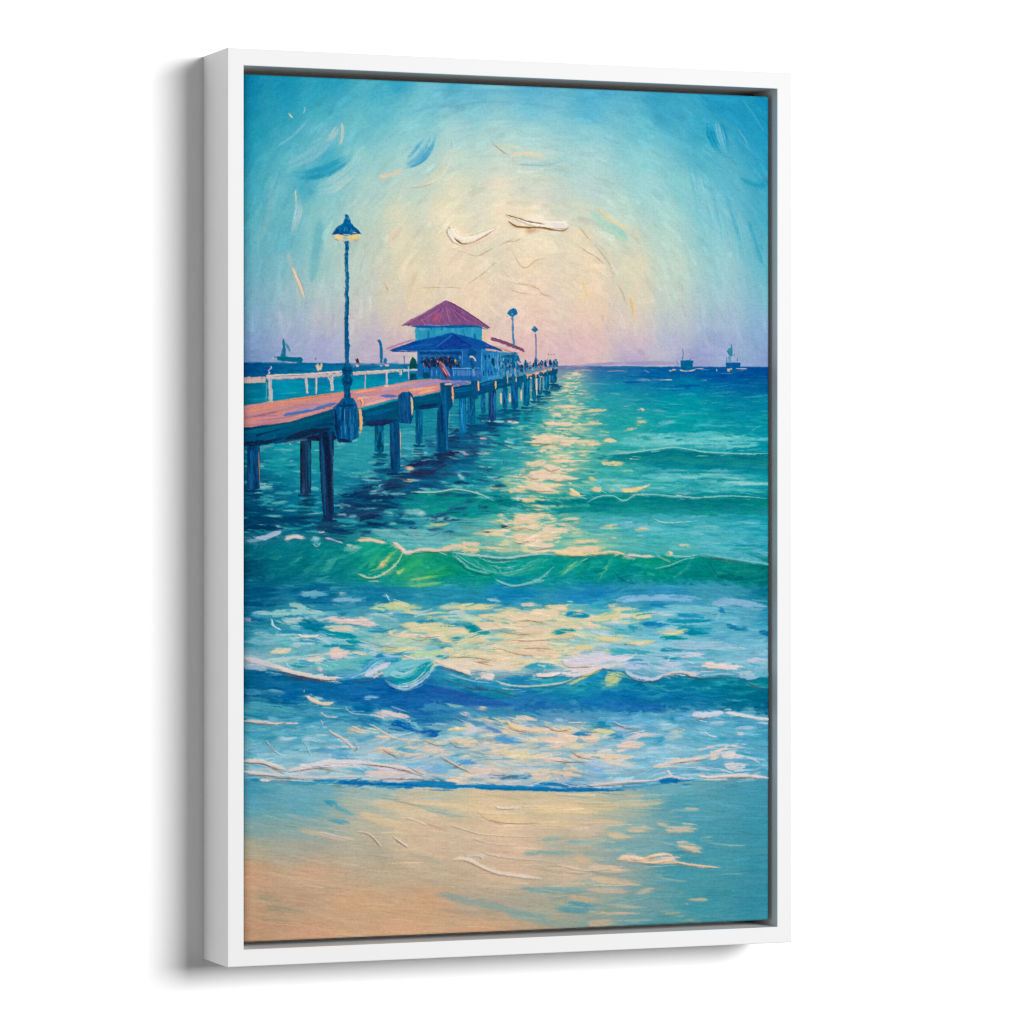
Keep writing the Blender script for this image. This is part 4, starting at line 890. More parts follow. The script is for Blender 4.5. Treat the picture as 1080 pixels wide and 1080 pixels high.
# ---------------------------------------------------------------- beach
D = dict(id=BCH)
for x0, y0, x1, y1, w, c in (
        (341,844,357,850,7,(56,154,178)),(354,850,374,860,6,(90,164,176)),(346,864,370,868,6,(84,158,180)),(300,860,350,872,6,(140,170,170)),(330,876,372,886,4,(216,192,168)),(316,874,340,882,5,(196,182,156)),(390,846,450,856,10,(216,194,158)),
        (380,858,430,874,10,(220,194,156)),(430,846,520,850,6,(222,198,158)),(560,853,632,858,10,(228,202,156)),(430,848,480,858,5,(170,184,166)),(450,854,500,862,4,(160,178,170)),(510,863,560,864,8,(224,196,150)),(560,868,620,872,6,(222,196,150)),
        (570,886,600,884,5,(150,178,170)),(596,888,630,890,6,(140,174,170)),(550,900,612,900,6,(136,170,166)),(604,904,630,912,7,(224,184,146)),(575,893,600,889,3,(160,180,168)),(547,936,632,939,8,(120,164,164)),(600,946,632,950,6,(206,176,146)),
        (463,942,513,954,9,(146,164,156)),(500,950,545,962,10,(140,162,156)),(535,962,597,977,11,(134,162,156)),(586,958,632,960,9,(90,152,164)),(600,952,632,955,5,(80,150,164)),(560,975,620,970,6,(150,164,150)),(268,946,300,950,8,(170,154,128)),
        (280,956,324,962,9,(168,152,126)),(274,968,305,970,6,(180,154,124)),(430,900,470,912,6,(178,172,152)),(440,925,520,945,8,(186,172,148)),(620,848,704,846,6,(206,192,160)),(660,840,710,838,3,(190,190,170)),(620,855,655,853,4,(228,196,136)),
        (661,875,690,873,7,(206,186,160)),(694,867,706,872,6,(208,190,166)),(701,875,737,875,8,(220,194,168)),(723,853.5,737,853.5,4.4,(218,194,166)),(714,888,740,897,9,(216,190,162)),(718,893,742,899,6,(212,188,160)),(737,884,752,882,3,(170,180,160)),(745,888,790,892,2,(160,182,170)),
        (620,914,664,918,9,(224,192,160)),(620,926,678,933,9,(216,188,156)),(620,938,668,940,6,(200,180,156)),(674,941,690,937,6,(190,180,156)),(668,943,690,940,4,(180,176,160)),(690,925,726,930,3,(140,172,164)),(727,949,748,949,5,(196,176,148)),(714,942,720,943,2.4,(206,186,160)),
        (722,953,726,953,3,(190,176,150)),(620,962,678,963,3.4,(214,184,152)),(640,954,680,957,5,(180,176,156)),(702,964,718,962,3,(176,170,150)),(723,970,732,969,3.4,(170,166,140)),(620,974,650,973,9,(196,172,142)),(758,922,790,920,1.6,(130,170,170)),(720,864,760,863,5,(100,164,184)),
        (640,880,668,884,10,(214,188,154)),(620,866,660,868,5,(216,190,154)),(630,898,660,896,4,(170,178,166))):
    dab(x0, y0, x1, y1, w, c, h=.45, a=.85, soft=.4, dry=.5, **D)
for P, w, c in (([(339,878),(355,882),(372,886)], 2, (226,206,186)), ([(376,877),(388,879),(396,886),(402,894)], 2.4, (220,202,180)), ([(414,882),(422,888),(430,894)], 3, (230,210,190)), 
                ([(428,862),(440,866),(450,870)], 2, (230,212,190)), ([(522,851),(535,852.5),(548,851)], 3.4, (238,226,210)), ([(550,851),(568,850.5)], 2, (232,212,180)), ([(474,869.5),(490,875),(510,880),(545,882),(566,882)], 2, (230,208,182)),
                ([(476,907),(487,905.5),(497,908),(512,916),(532,921.5),(571,926.5)], 4.6, (232,214,196)), ([(490,903),(506,902),(509,907)], 4, (222,206,190)), ([(508,898),(520,902),(550,906),(575,907)], 2, (220,200,180)), ([(585,911),(610,917),(632,919)], 2, (226,204,182)),
                ([(500,885),(520,890),(548,892)], 1.8, (224,204,182)), ([(516,864),(540,868),(575,866)], 2, (230,206,176)), 
                ([(709,908),(722,911),(737,913),(758,915)], 2.6, (228,200,170)), ):
    stroke(P, w, c, tuple(np.array(c) - (14, 12, 10)), h=1.3, soft=.25, dry=.15, **D)
fill([(649,906),(656,901.5),(666,900),(671,904),(680,904.5),(690,900),(700,898.5),(708,901),(713,908),(722,911),(708,911),(690,911),(682,910.5),(672,909.5),(662,909)], [(234,206,180),(240,212,188),(228,196,166)], 5, 3, 16, 26, BCH, 1.6, .4)
dab(678, 906, 694, 904, 4, (228,178,122), h=1.2, bow=1, **D); dab(690, 902, 706, 901, 2.4, (244,222,204), h=1.4, **D)
for P, w in (([(478,908.5),(492,909),(508,916),(526,923),(550,926)], 1.8), ([(652,909),(665,907),(675,911),(690,911),(708,909),(722,913),(745,916)], 1.5), ([(503,856),(512,864),(524,868),(532,872)], 1.2), ([(526,868),(550,869),(574,868)], 1.1), ([(448,868),(460,872),(472,876)], 1.2),
             ([(701,880),(718,880.5),(736,879)], 1.1), ([(716,893),(722,898),(740,902)], 1.), ([(380,878.5),(392,883),(401,895)], 1.), ([(415,884.5),(424,891),(432,895.5)], 1.2), ([(620,918),(640,923),(662,920)], 1.1), ([(414,844.5),(450,852)], .9), ([(524,853.5),(546,853)], .9)):
    crack(P, (168,128,96), w * .9, a=.6, id=BCH)

LATE_ON[0] = False
# wet-in-wet: drag the water and sand sideways, then roughen the stroke edges
wav = (vnoise(NH, NW, 22, 60) - .5) * .8
ang = wav.copy()
gy, gx = np.mgrid[0:NH, 0:NW].astype(np.float32)
for nm, cr, ft, fn in ((BRK, CREST1, FOOT1, lambda x: np.where(x > 440, np.sin((x - 420) / 38.) * .5, -.55)), (WV, CREST2, FOOT2, lambda x: np.where((x > 440) & (x < 720), .35 * np.sin((x - 440) / 30.), .03))):
    a_, b_ = conv(*zip(*cr)); yt = np.interp(gx[0], a_, b_); a_, b_ = conv(*zip(*ft[::-1])); yb = np.interp(gx[0], a_, b_)
    u_ = np.clip((gy - yt) / (yb - yt), 0, 1)
    xs_ = 258 + gx / NW * 555
    ang = np.where(ids == kind(nm), fn(xs_) * (1 - u_ * .7), ang)
xs_ = 258 + gx / NW * 555; ys_ = 79 + gy / NH * 913
sk_ = np.arctan2(xs_ - 568, -(ys_ - 350)); sk_ = np.where(ys_ > 345, sk_ * np.clip(1 - (ys_ - 345) / 25, 0, 1), sk_)
ang = np.where(ids == 0, sk_, ang)
ang = np.where(ids == kind(BCH), np.clip((620 - (258 + gx / NW * 555)) / 300, 0, 1) * .17 + wav * .2, ang).astype(np.float32)


def drag(n, y0, y1, wr, lr, kick=2.5, a=.75, h=.5, lift=0.):
    """Thin bristle trails that pull the colour under the brush across its neighbours."""
    for _ in range(n):
        x = rng.uniform(252, 816); y = rng.uniform(y0, y1)
        cx, cy = conv(x, y); ix = int(np.clip(cx, 0, NW - 1)); iy = int(np.clip(cy, 0, NH - 1))
        k = ids[iy, ix]
        if (k == 0) != (y1 < 400) or (396 < x < 466 and 690 < y < 730): continue
        th = ang[iy, ix] + rng.normal(0, .07)
        near = np.clip((y - 385) / 440, 0, 1) if k else .6
        l = rng.uniform(*lr) * (.45 + .7 * near); w = rng.uniform(*wr) * (.75 + .4 * near)
        jx = int(np.clip(ix + rng.normal(0, 3), 0, NW - 1)); jy = int(np.clip(iy + rng.normal(0, kick), 0, NH - 1))
        c = col[jy, jx] * (1 + rng.normal(lift, .05)) + rng.normal(0, 3)
        sg = 1 if rng.random() < .5 else -1
        dx, dy = l * math.cos(th) * sg, l * math.sin(th) * sg
        stroke([(x - dx * .4, y - dy * .4), (x + dx * .2, y + dy * .2 + rng.normal(0, .3)), (x + dx * .6, y + dy * .6)], w, c, h=h * rng.uniform(.4, 1.3), a=a, dry=.6, soft=.3, tp=(.1, .6), id=NAMES[k])


smear(ids == kind(SEA_), wav, 6, .05, .7)
smear(ids == kind(BCH), wav * .4 + .05, 9, .2, .8)
smear((ids == kind(BRK)) | (ids == kind(WV)), wav, 5, .05, .6)
smear(ids == 0, ang, 6, .15, .75)
drag(1300, 74, 384, (3., 8.), (10, 28), kick=4, a=.35, h=.14)
drag(140, 74, 384, (.9, 1.6), (8, 24), kick=3, a=.35, h=.2, lift=.01)
drag(3600, 392, 832, (1.2, 3.), (8, 26))
ripple(1., [(3, 2.6), (8, 2.6)], np.where(ids == 0, .3, 1.))
drag(4200, 390, 832, (.9, 1.7), (7, 24), kick=4, lift=.02)
drag(800, 832, 996, (.9, 2.2), (14, 44), kick=6, a=.6, h=.35, lift=.01)
rd, bl = col[..., 0], col[..., 2]
yel = np.clip((rd - 170) / 40, 0, 1) * np.where(ids == kind(BCH), .15, 1.) * (ids > 0)
col[..., 2] = bl + np.clip(rd - 46 - bl, 0, 80) * .75 * yel
for P, w, c, c2, h, k in LATE:
    k['wob'] = max(k.get('wob', 0), .8)
    lay(P, w * (1.1 if k.get('id') == sky and h >= 1 else rng.uniform(.7, .95)), c, c2, h, **k)
water = ids > 0
streak = vnoise(NH, NW, 1.5, 11) - .5; streak2 = vnoise(NH, NW, 1.2, 22) - .5
fine = (streak + .7 * streak2) * water
hgt += fine * .08; col += (fine * np.where(ids == kind(BCH), 6, 9))[..., None] * np.array([1.1, 1., .9], np.float32)
# ---------------------------------------------------------------- ships on the horizon
SH = 'painted_ship_a'
fill([(291,376),(300,376),(305,376.5),(318,377),(320,379.5),(318,382.5),(300,381),(293,380)], [(0,102,134),(0,112,140),(10,88,128)], 0, 1.6, 10, 14, SH, .5, .4)
fill([(298,356),(300,360),(301,368),(301.5,377),(295,377),(298,368)], [(20,116,148),(6,104,138)], 80, 1.4, 8, 10, SH, .5, .4)
fill([(300,361),(304,364),(307,370),(305,371),(302,366)], [(70,146,156),(90,158,164)], 60, 1.4, 6, 8, SH, .4, .3)
stroke([(286,376),(289,380),(290,382)], 1.2, (190,172,196), id=sky); dab(297, 382, 314, 383, 1.3, (200,176,190), h=.6, id=SH); stroke([(291,377),(289,376)], 1., (40,110,150), id=SH)
S2 = 'painted_ship_b'
fill([(717.8,380.2),(724,379.8),(731.3,380.2),(730.2,386),(727.5,389.4),(719.5,389.4),(717.8,385)], [(0,98,146),(0,110,150),(0,84,136)], 0, 1.6, 7, 12, S2, .5, .4)
stroke([(719.6,367.5),(720.3,373),(719.4,381)], 1.5, (40,100,150), id=S2, wob=.2); stroke([(726.5,382),(728.5,378)], 1.6, (10,96,146), id=S2); stroke([(730,378),(731.5,377)], 1., (90,130,170), id=S2)
stroke([(713,378.5),(714,382),(716,386)], 1.1, (80,110,160), a=.8, id=S2)
dab(704, 388, 722, 387.5, 2.4, (10,92,150), **W)
stroke([(716,390),(723,391.5),(731,390.5),(735,388.5)], 1.8, (190,190,182), h=.6, id=S2); dab(708, 390, 713, 390, 2, (196,176,176), h=.6, **W); dab(705, 391, 709, 391, 1.8, (206,206,190), **W); dab(733, 388.6, 745, 388.4, 1.4, (196,190,190), **W)
S3 = 'painted_ship_c'
fill([(765.4,382.6),(774,382.2),(781,382.2),(780.6,386.8),(776,388.6),(765.4,387.6)], [(6,88,152),(16,76,146)], 0, 1.5, 7, 10, S3, .5, .4)
stroke([(771.4,362),(771.3,368),(770.6,375)], 1.5, (24,112,158), id=S3, wob=.2)
fill([(766.4,370.4),(769.6,367),(772.4,366.5),(772.4,375.4),(769.6,376)], [(40,128,160),(70,146,170)], 60, 1.4, 5, 6, S3, .4, .3)
for x, y0 in ((766.4, 376), (768.8, 375), (770.6, 376)): stroke([(x, y0), (x, 384)], 1.1, (30,100,156), id=S3)
stroke([(774.4,372),(774,378)], 1., (70,110,160), id=S3); stroke([(778,376.5),(777,383)], 1., (70,110,160), a=.8, id=S3)
dab(766, 389.5, 773, 389, 1.7, (196,190,182), h=.6, **W); dab(766.5, 391, 770, 391, 1.4, (230,190,110), **W); dab(770, 391, 776, 391, 1.6, (10,100,120), **W); dab(775, 389, 788, 389, 1.6, (206,186,180), h=.6, **W)
dab(755.5, 389, 756, 392, 1.8, (190,190,150), h=.6, **W); dab(758, 394, 776, 394.5, 1.2, (60,120,176), **W); dab(738, 390, 752, 390, 1., (60,130,170), **W)

# ---------------------------------------------------------------- pier
PR = 'painted_pier'
# piles first (x0, x1, top, bottom, main colours)
PILES = [(580,587,389,404,(6,92,136)),(574,579,391,411,(4,100,138)),(567,572,393,416,(4,94,136)),(561,565.5,395,422,(10,106,144)),(552,558.5,395,428,(4,90,130)),
         (539,546.5,402,431,(6,84,132)),(530,535,407,431,(10,92,140)),(507,512,414,436,(12,96,140)),(515,523,410,444,(18,62,110)),(493,501,416,447,(8,86,130)),(484,491.5,417,457,(16,112,164)),
         (438,445.5,428,468,(4,84,124)),(395,404.6,446,477,(2,88,122)),(316.5,328,462,521,(20,52,86)),(261,274,468,516,(8,64,110))]
for x0, x1, t, b, c in PILES:
    c = np.array(c, float)
    fill([(x0,t),(x1,t),(x1,b-1),((x0+x1)/2,b+1),(x0,b-1)], [c, c * .8, c * 1.15 + 6, c + (10, 14, 18)], 90, max(1.4, (x1 - x0) * .3), (b - t) * .6, 18, 'painted_piling', .5, .35)
    dab(x0 - 3, b + 1.5, x1 + 4, b + 2, 2.5, c * .75 + (0, 6, 10), h=.4, **W)
    for q in range(6):
        o = 3 + q * (b - t) * .07; g = rng.normal(0, 1.5)
        dab(x0 - 1 + g, b + o, x1 + 2 + g + rng.uniform(0, 5), b + o + rng.normal(0, .6), rng.uniform(1.6, 3.2), c * .7 + (4, 14, 20), h=.5, a=.85 - q * .08, dry=.4, **W)
    for q in range(3): dab(x0 + (x1 - x0) * rng.uniform(.1, .9), t + (b - t) * rng.uniform(0, .4), x0 + (x1 - x0) * rng.uniform(.1, .9), b - (b - t) * rng.uniform(0, .3), 1.4, c * rng.choice([.55, 1.5]) + 4, h=.9, a=.7, dry=.5, id='painted_piling')
dab(272.8, 476, 273.5, 512, 1.6, (196,140,110), a=.8, dry=.7, id='painted_piling'); dab(320, 466, 319, 516, 3, (40,44,68), a=.8, id='painted_piling'); dab(326, 466, 326, 514, 2.4, (6,92,118), a=.8, id='painted_piling')
dab(265, 474, 266, 512, 4, (10,84,134), id='painted_piling'); dab(521.5, 412, 521.5, 436, 3, (24,110,164), id='painted_piling')
for x, t, b in ((528,414,428),(537.5,414,427),(549.5,410,424),(565.5,398,418)): dab(x, t, x, b, 2.6, (212,196,176), dry=.6, h=.6, **W)
dab(570, 395, 569, 414, 1.4, (200,186,150), **W)
# beams and deck
BEAM = [(250,452),(305,444),(352,430),(382,433),(420,422),(437,419),(464,414),(480,407),(500,405),(524,400),(552,396),(588,388.5),(588,394),(560,400),(545,405),(520,412),(500,419),(478,421),(464,430),(437,433),(418,447),(382,450),(352,462),(318,465),(296,467),(250,472)]
fill(BEAM, [(0,78,112),(0,70,110),(2,88,122),(8,60,104)], -11, 3.4, 34, 150, PR, .6, .7)
for x0, y0, x1, y1, w, c in ((255,468,300,462,6,(14,40,74)),(300,463,352,452,8,(20,40,72)),(322,462,356,462,7,(30,30,58)),(255,456,306,447,5,(0,96,124)),(300,450,350,437,5,(0,92,118)),(270,462,340,446,4,(0,84,120)),(384,447,418,443,7,(24,42,88)),
        (384,438,418,430,5,(4,92,138)),(384,442,416,436,4,(6,76,122)),(440,430,462,427,5,(12,46,90)),(438,423,464,419,5,(0,88,124)),(478,412,500,409,6,(8,92,140)),(480,418,500,415,4,(10,72,122)),(504,412,520,406,5,(10,76,132)),(506,407,522,402,3,(20,104,164)),
        (524,406,548,400,4,(12,96,146)),(340,465,356,459,9,(30,30,56))):
    dab(x0, y0, x1, y1, w, c, h=.6, dry=.3, id=PR)
for P, w in (([(296,468.5),(312,465),(330,463.5)], 1.6), ([(275,474),(290,469)], 1.2)): stroke(P, w, (150,130,140), a=.7, id=PR)
DECK = [(250,429),(300,421.5),(361,413),(398,408),(436,401),(452,400),(484,399),(498,404),(478,408),(464,413),(437,418),(419,420),(382,430),(352,431),(305,445),(250,452)]
md = fill(DECK, [(202,138,138),(208,146,136),(184,138,156),(192,132,136)], -10, 3., 36, 120, PR, .5, .5)
for x0, y0, x1, y1, w, c in ((257,434,300,425,4,(226,140,116)),(290,425,362,415,3.4,(232,146,108)),(257,443,300,437,4,(216,134,128)),(300,436,352,424,3.4,(170,140,180)),(257,440,330,426,1.4,(176,120,120)),(298,438,346,431,3.6,(70,116,176)),(330,432,356,425,4,(90,110,170)),
        (258,439,296,438.5,1.8,(160,126,170)),(372,414,400,410,3,(240,160,122)),(400,410,440,403,3.4,(216,156,152)),(384,424,420,416,4,(214,150,150)),(380,420,410,416,4,(216,164,160)),(400,417.5,420,418,3.6,(80,110,190)),(374,416,396,416.5,2,(160,140,190)),
        (430,412,462,408,4,(226,160,140)),(440,415,460,411,3,(240,168,126)),(440,404,470,402,4,(170,140,176)),(462,403,494,402,5,(140,130,190)),(474,406,496,404,4,(90,120,180)),(430,408,455,404,3,(200,150,166)),(404,412,440,405,2.4,(230,176,150)),
        (257,449,300,443,3,(196,120,124)),(400,412,436,406,3,(186,150,176)),(420,409,456,403,3.4,(176,146,180)),(436,408,470,402,3,(160,136,184)),(384,418,420,411,2.4,(190,140,160)),(300,432,340,426,2.4,(180,130,150)),(270,444,320,436,2,(170,120,140)),(310,440,350,430,2.4,(224,150,140)),(382,428,416,420,2,(240,176,150)),(383,426,418,419,1.6,(216,170,190))):
    dab(x0, y0, x1, y1, w, c, h=.55, mask=md, id=PR, dry=.3)
crack([(258,441),(285,436),(300,432)], (120,66,70), 1.1, id=PR)
crack([(300,422.5),(330,419),(360,414)], (160,70,50), 1., id=PR)
# lit far end of the deck
stroke([(552,396.5),(562,394.5),(574,391.5),(588,387.5)], 2.8, (232,172,132), (206,150,150), h=.7, id=PR)
for x, y in ((570,396),(566,393),(575,390),(560,398)): dab(x - 2, y, x + 2, y + 1.5, 2.4, (226,186,160), h=.6, id=PR)
dab(530, 391, 545, 390, 2.6, (216,166,160), h=.6, id=PR); dab(536, 394, 546, 397, 2.6, (206,160,160), h=.6, id=PR); dab(528, 398, 534, 396, 2.2, (190,170,190), h=.5, id=PR)
# distant row of post heads merged with the deck edge
for k, (x, t, b) in enumerate(((532,394,410),(541,393,408),(553,394,404),(562,393,402),(570,391,398),(577,389,397),(583,387,395))):
    dab(x, t, x, b, 4.6 - k * .3, [(6,80,126),(10,94,140),(4,104,140)][k % 3], h=.6, id=PR)
    if k < 5: dab(x + 3, t + 1, x + 3, b - 3, 1.4, (222,180,140), h=.6, id=PR)
# near piles with heads
def near_pile(P, cols, n=30, w=2.6):
    xs = [p[0] for p in P]; ys = [p[1] for p in P]
    return fill(P, cols, 89, w, (max(ys) - min(ys)) * .5, n, 'painted_piling', .7, .3)
near_pile([(497,400),(503.5,399),(504,420),(501,421),(497,420)], [(10,76,122),(8,90,140)], 12)
dab(504, 401, 504.6, 413, 2.4, (236,176,122), h=.8, id='painted_piling'); dab(522.5, 401, 522.5, 411, 2.2, (236,184,130), h=.8, id='painted_piling')
near_pile([(464,404),(477,403.5),(477,428),(473,434),(472,474),(468,478),(460,476),(461,434),(464,428)], [(6,72,116),(4,84,124),(12,62,108),(10,100,150)], 40)
dab(469, 408, 471, 470, 3, (14,104,158), a=.7, id='painted_piling'); dab(463, 434, 463, 474, 4, (10,58,104), a=.8, id='painted_piling')
dab(476.6, 407, 477.6, 425, 2.8, (238,170,118), h=.9, id='painted_piling'); dab(468, 405.5, 478, 404.5, 2.6, (236,176,150), h=.8, id='painted_piling'); dab(473.5, 432, 473, 462, 1.4, (120,160,176), a=.8, id='painted_piling')
near_pile([(411,446),(421,446),(422,494),(418,499),(412,494),(411,470)], [(4,72,118),(2,84,130),(12,52,98)], 30)
dab(422, 452, 422.6, 484, 1.5, (214,176,140), a=.9, dry=.5, id='painted_piling')
near_pile([(419.5,417),(424,413.5),(432,413),(435,417),(435.5,440),(433,447),(421,446),(420,436)], [(8,72,124),(20,84,140),(4,62,110),(10,94,150)], 40, 2.2)
stroke([(433,418),(434.5,428),(434,440)], 3.2, (228,186,132), (206,186,150), h=.9, tp=(.2, .5), id='painted_piling')
near_pile([(336,455),(352,455),(351,500),(352,540),(350,548),(341,547),(339,520),(337,490)], [(16,44,80),(20,38,68),(12,62,106),(24,36,62)], 46)
dab(339, 462, 343, 544, 4.6, (16,74,118), id='painted_piling'); dab(346, 458, 347, 544, 4.4, (20,32,60), id='painted_piling'); dab(350.5, 470, 350, 520, 1.4, (90,90,120), a=.8, dry=.6, id='painted_piling')
for x0, x1, b in ((340,354,548),(411,423,498),(460,473,478)):
    for q in range(7): dab(x0 - 2 + rng.normal(0, 2), b + 2 + q * 3.2, x1 + 3 + rng.uniform(0, 8), b + 2 + q * 3.2 + rng.normal(0, .8), rng.uniform(2, 4), (18 + q * 2, 46 + q * 5, 82 + q * 4), h=.5, a=.85 - q * .08, dry=.4, **W)
dab(338, 549, 356, 549, 4, (20,44,78), **W); dab(330, 552, 372, 553, 4, (8,76,108), **W)
near_pile([(351,430),(358,424),(361,420),(372,419.5),(375,424),(377,430),(378,461),(371,465),(358,467),(353,459)], [(2,84,136),(0,72,122),(8,58,104),(20,104,160),(4,90,140)], 60, 2.6)
dab(353, 431, 355, 459, 3.4, (14,40,84), id='painted_piling'); dab(363, 430, 364, 462, 1.8, (90,160,200), a=.7, dry=.5, id='painted_piling'); dab(369, 430, 370, 462, 2, (60,140,190), a=.7, dry=.5, id='painted_piling')
dab(356, 428, 376, 427, 3.4, (6,58,106), h=.8, id='painted_piling'); dab(355, 464, 372, 466, 4, (16,42,76), id='painted_piling')
stroke([(379,430),(380.5,445),(379,461)], 4.2, (236,184,124), (222,150,120), h=1., tp=(.1, .3), id='painted_piling')
stroke([(376,422),(380,420),(382,425),(380,430)], 2.6, (238,178,130), h=.9, id=PR); crack([(379,421),(381,426),(379,430)], (130,70,60), 1.1, id=PR)

# ---------------------------------------------------------------- railing
RL = 'painted_railing'
for P, w, c in (([(252,400.5),(268,400),(281,400)], 6, (222,186,180)), ([(252,403.5),(270,403),(280,402.5)], 2.4, (214,196,170)), ([(280,398),(310,397),(340,395.5),(361,394)], 5.6, (222,196,190)), ([(280,396),(320,394.5),(361,391.5)], 1.8, (236,222,206)),
                ([(371,394.5),(395,392.7),(424,390.6)], 3.6, (230,204,186)), ([(371,392.6),(400,391),(428,389.5)], 1.3, (236,222,206)), ([(424,391),(445,389.4),(474,387.4)], 2.6, (206,210,214)), ([(432,395.6),(450,394.6),(470,393.4)], 1.4, (150,186,206))):
    stroke(P, w, np.array(c) - (10, 6, 2), tuple(np.array(c) - (34, 26, 14)), h=.9, soft=.25, tp=(.02, .02), dry=.12, id=RL)
crack([(282,401),(310,400.2),(340,398.5),(360,397)], (130,110,130), 1., id=RL); crack([(288,397),(330,395.5)], (40,80,130), .9, a=.6, id=RL)
for x0, x1, t, b, w in ((284.3,285.2,401,423.5,5.4),(322.6,323.8,400,416,3.4),(333.5,333,398.5,417,2.6),(349.5,350,397,413,4),(385,384.6,396,411,2),(407.5,407.5,393.5,407,3),(422.4,422.4,391.5,397,3.4),(430.6,430.8,387,401,1.6),(446,446,391,399,1.3),(455,455,390,398,1.2)):
    dab(x0, t, x1, b, w, (210,198,194), (170,174,190), bow=0, h=.9, tp=(0, .1), dry=.1, id=RL)
stroke([(345,397),(348,401),(349,407)], 2, (206,190,180), id=RL); stroke([(281,402),(281,415),(280,424)], 1.2, (110,160,180), a=.8, id=RL)
dab(404, 406.6, 411, 407, 2, (230,210,186), id=RL); dab(281, 423.5, 289, 423.5, 2, (190,190,160), id=RL)
crack([(348,397.5),(350.5,395.5)], (120,60,60), 1., id=RL)
# small figures standing on the rail
for P, w, c in (([(333.5,384),(335,389),(336,392)], 3, (222,196,160)), ([(339,383),(338,388),(336.5,391)], 3, (214,190,160)), ([(334,383),(337,387),(339.5,382)], 2, (206,180,150)), ([(332.4,379.5),(333.2,377.5)], 1.8, (30,60,130))):
    stroke(P, w, c, h=.8, id='painted_bird')
for P, w, c in (([(284.5,386),(286,388),(283,391),(284,393),(281.5,395.5)], 1.6, (206,196,214)), ([(285,389),(283,393)], 1.2, (50,80,140))):
    stroke(P, w, c, h=.6, id='painted_bird')
stroke([(375,377.5),(376.5,380),(378,384)], 3.6, (66,42,66), h=.8, id='painted_bird'); stroke([(376,385),(377.5,387)], 3.6, (222,196,196), h=.8, id='painted_bird'); stroke([(378.4,381),(379.5,385)], 1.2, (150,96,90), id='painted_bird')
for x, y in ((372,386.6),(374,385)): dab(x, y, x + 2, y, 1.4, (206,180,190), **W)
stroke([(398.5,359),(401,361),(402,370),(402,384)], 3.6, (10,92,146), (30,120,166), h=.7, tp=(.02, .02), id='painted_statue'); stroke([(404,378),(406,380),(405,384)], 5, (24,112,164), h=.6, id='painted_statue'); dab(398, 358.4, 400, 360, 2.6, (16,100,150), id='painted_statue')
dab(405, 385.5, 411, 385, 2.6, (226,170,166), **W); dab(401, 386, 403, 386, 2, (200,180,180), **W); dab(385, 383, 394, 382.6, 1.2, (206,180,190), **W)
stroke([(426,374),(426.3,382),(426,390)], 1.4, (30,110,160), a=.9, id='painted_statue'); dab(427, 384, 427, 390, 4, (16,96,150), id='painted_statue')

# ---------------------------------------------------------------- pavilion
PV = 'painted_pavilion'
fill([(437.8,342),(508.3,342),(508.3,368),(437.8,368)], [(44,150,186),(30,134,176),(70,164,196),(24,118,168)], 90, 2.6, 12, 50, PV, .4, .5)
dab(441, 347, 450, 346, 4, (110,166,206), a=.7, id=PV); dab(458, 352, 470, 349, 4, (60,170,190), a=.7, id=PV); dab(438, 344.6, 508, 344.6, 3, (10,92,150), bow=0, id=PV)
fill([(440,366),(507.5,366),(507.5,402),(470,401),(440,397)], [(22,98,164),(30,112,176),(14,86,152)], 90, 2.4, 12, 60, PV, .4, .5)
fill([(507.5,367),(522,368),(527,371),(528,398),(520,401),(507.5,402)], [(36,128,186),(60,146,200),(24,108,170),(30,118,180)], 90, 2.2, 12, 40, PV, .4, .5)
fill([(527,371),(545,372),(546,392),(528,398)], [(50,132,176),(90,160,190),(20,104,150),(70,150,170)], 90, 2, 8, 40, PV, .4, .6)
dab(519.5, 377, 519.8, 386, 4, (14,60,70), h=.5, id=PV); dab(512, 380, 512, 396, 1.6, (20,90,160), id=PV); dab(515, 388, 515, 397, 1.6, (14,80,150), id=PV); dab(525, 373, 525, 396, 1.6, (150,176,210), a=.8, id=PV); dab(507.8, 371, 507.8, 398, 1.4, (80,160,210), id=PV)
dab(514, 399, 528, 396, 4, (70,150,200), a=.8, id=PV); dab(487.5, 368, 487.5, 388, 1.6, (60,140,196), id=PV); dab(493, 372, 503, 372, 12, (8,70,128), a=.7, id=PV); dab(457, 373, 478, 372.5, 4, (30,116,190), a=.7, id=PV)
AW = [(410,370.3),(436,360),(460,355),(476.7,350.8),(484,353),(502,357.5),(512,361),(521,366.5),(530,370.5),(521,370),(506,367.5),(486,368),(440,370.5),(424,369.5)]
fill(AW, [(14,80,158),(20,94,170),(10,66,146),(8,74,150)], -14, 2.4, 20, 50, PV, .6, .5)
fill([(477.5,352.5),(459,367.5),(487,368),(498,366.5)], [(14,62,146),(24,76,160),(10,54,132)], 0, 2, 14, 24, PV, .6, .5)
stroke([(477,353),(468,360),(458,367.5)], 1.4, (40,120,196), id=PV); stroke([(478,353),(490,361),(499,366.5)], 1.6, (8,50,120), id=PV); dab(440, 370, 487, 369, 1.4, (40,116,190), bow=0, id=PV)
stroke([(406.5,368.5),(418,364),(430,360),(438,357.5)], 2.2, (196,144,156), (176,120,150), h=.7, id=PV); stroke([(411,369.5),(424,365),(438,361)], 1.6, (10,60,140), id=PV); dab(412, 370.4, 440, 371, 1.4, (14,56,130), bow=0, id=PV)
fill([(423,343.6),(430,339),(450,328),(470,316.3),(480,321),(490,328),(505,337),(517,345.5),(514,347),(506,344),(480,343),(438,343.6)], [(130,82,128),(144,88,132),(112,66,116),(152,86,122),(132,82,134)], 68, 2.2, 16, 90, PV, .7, .5)
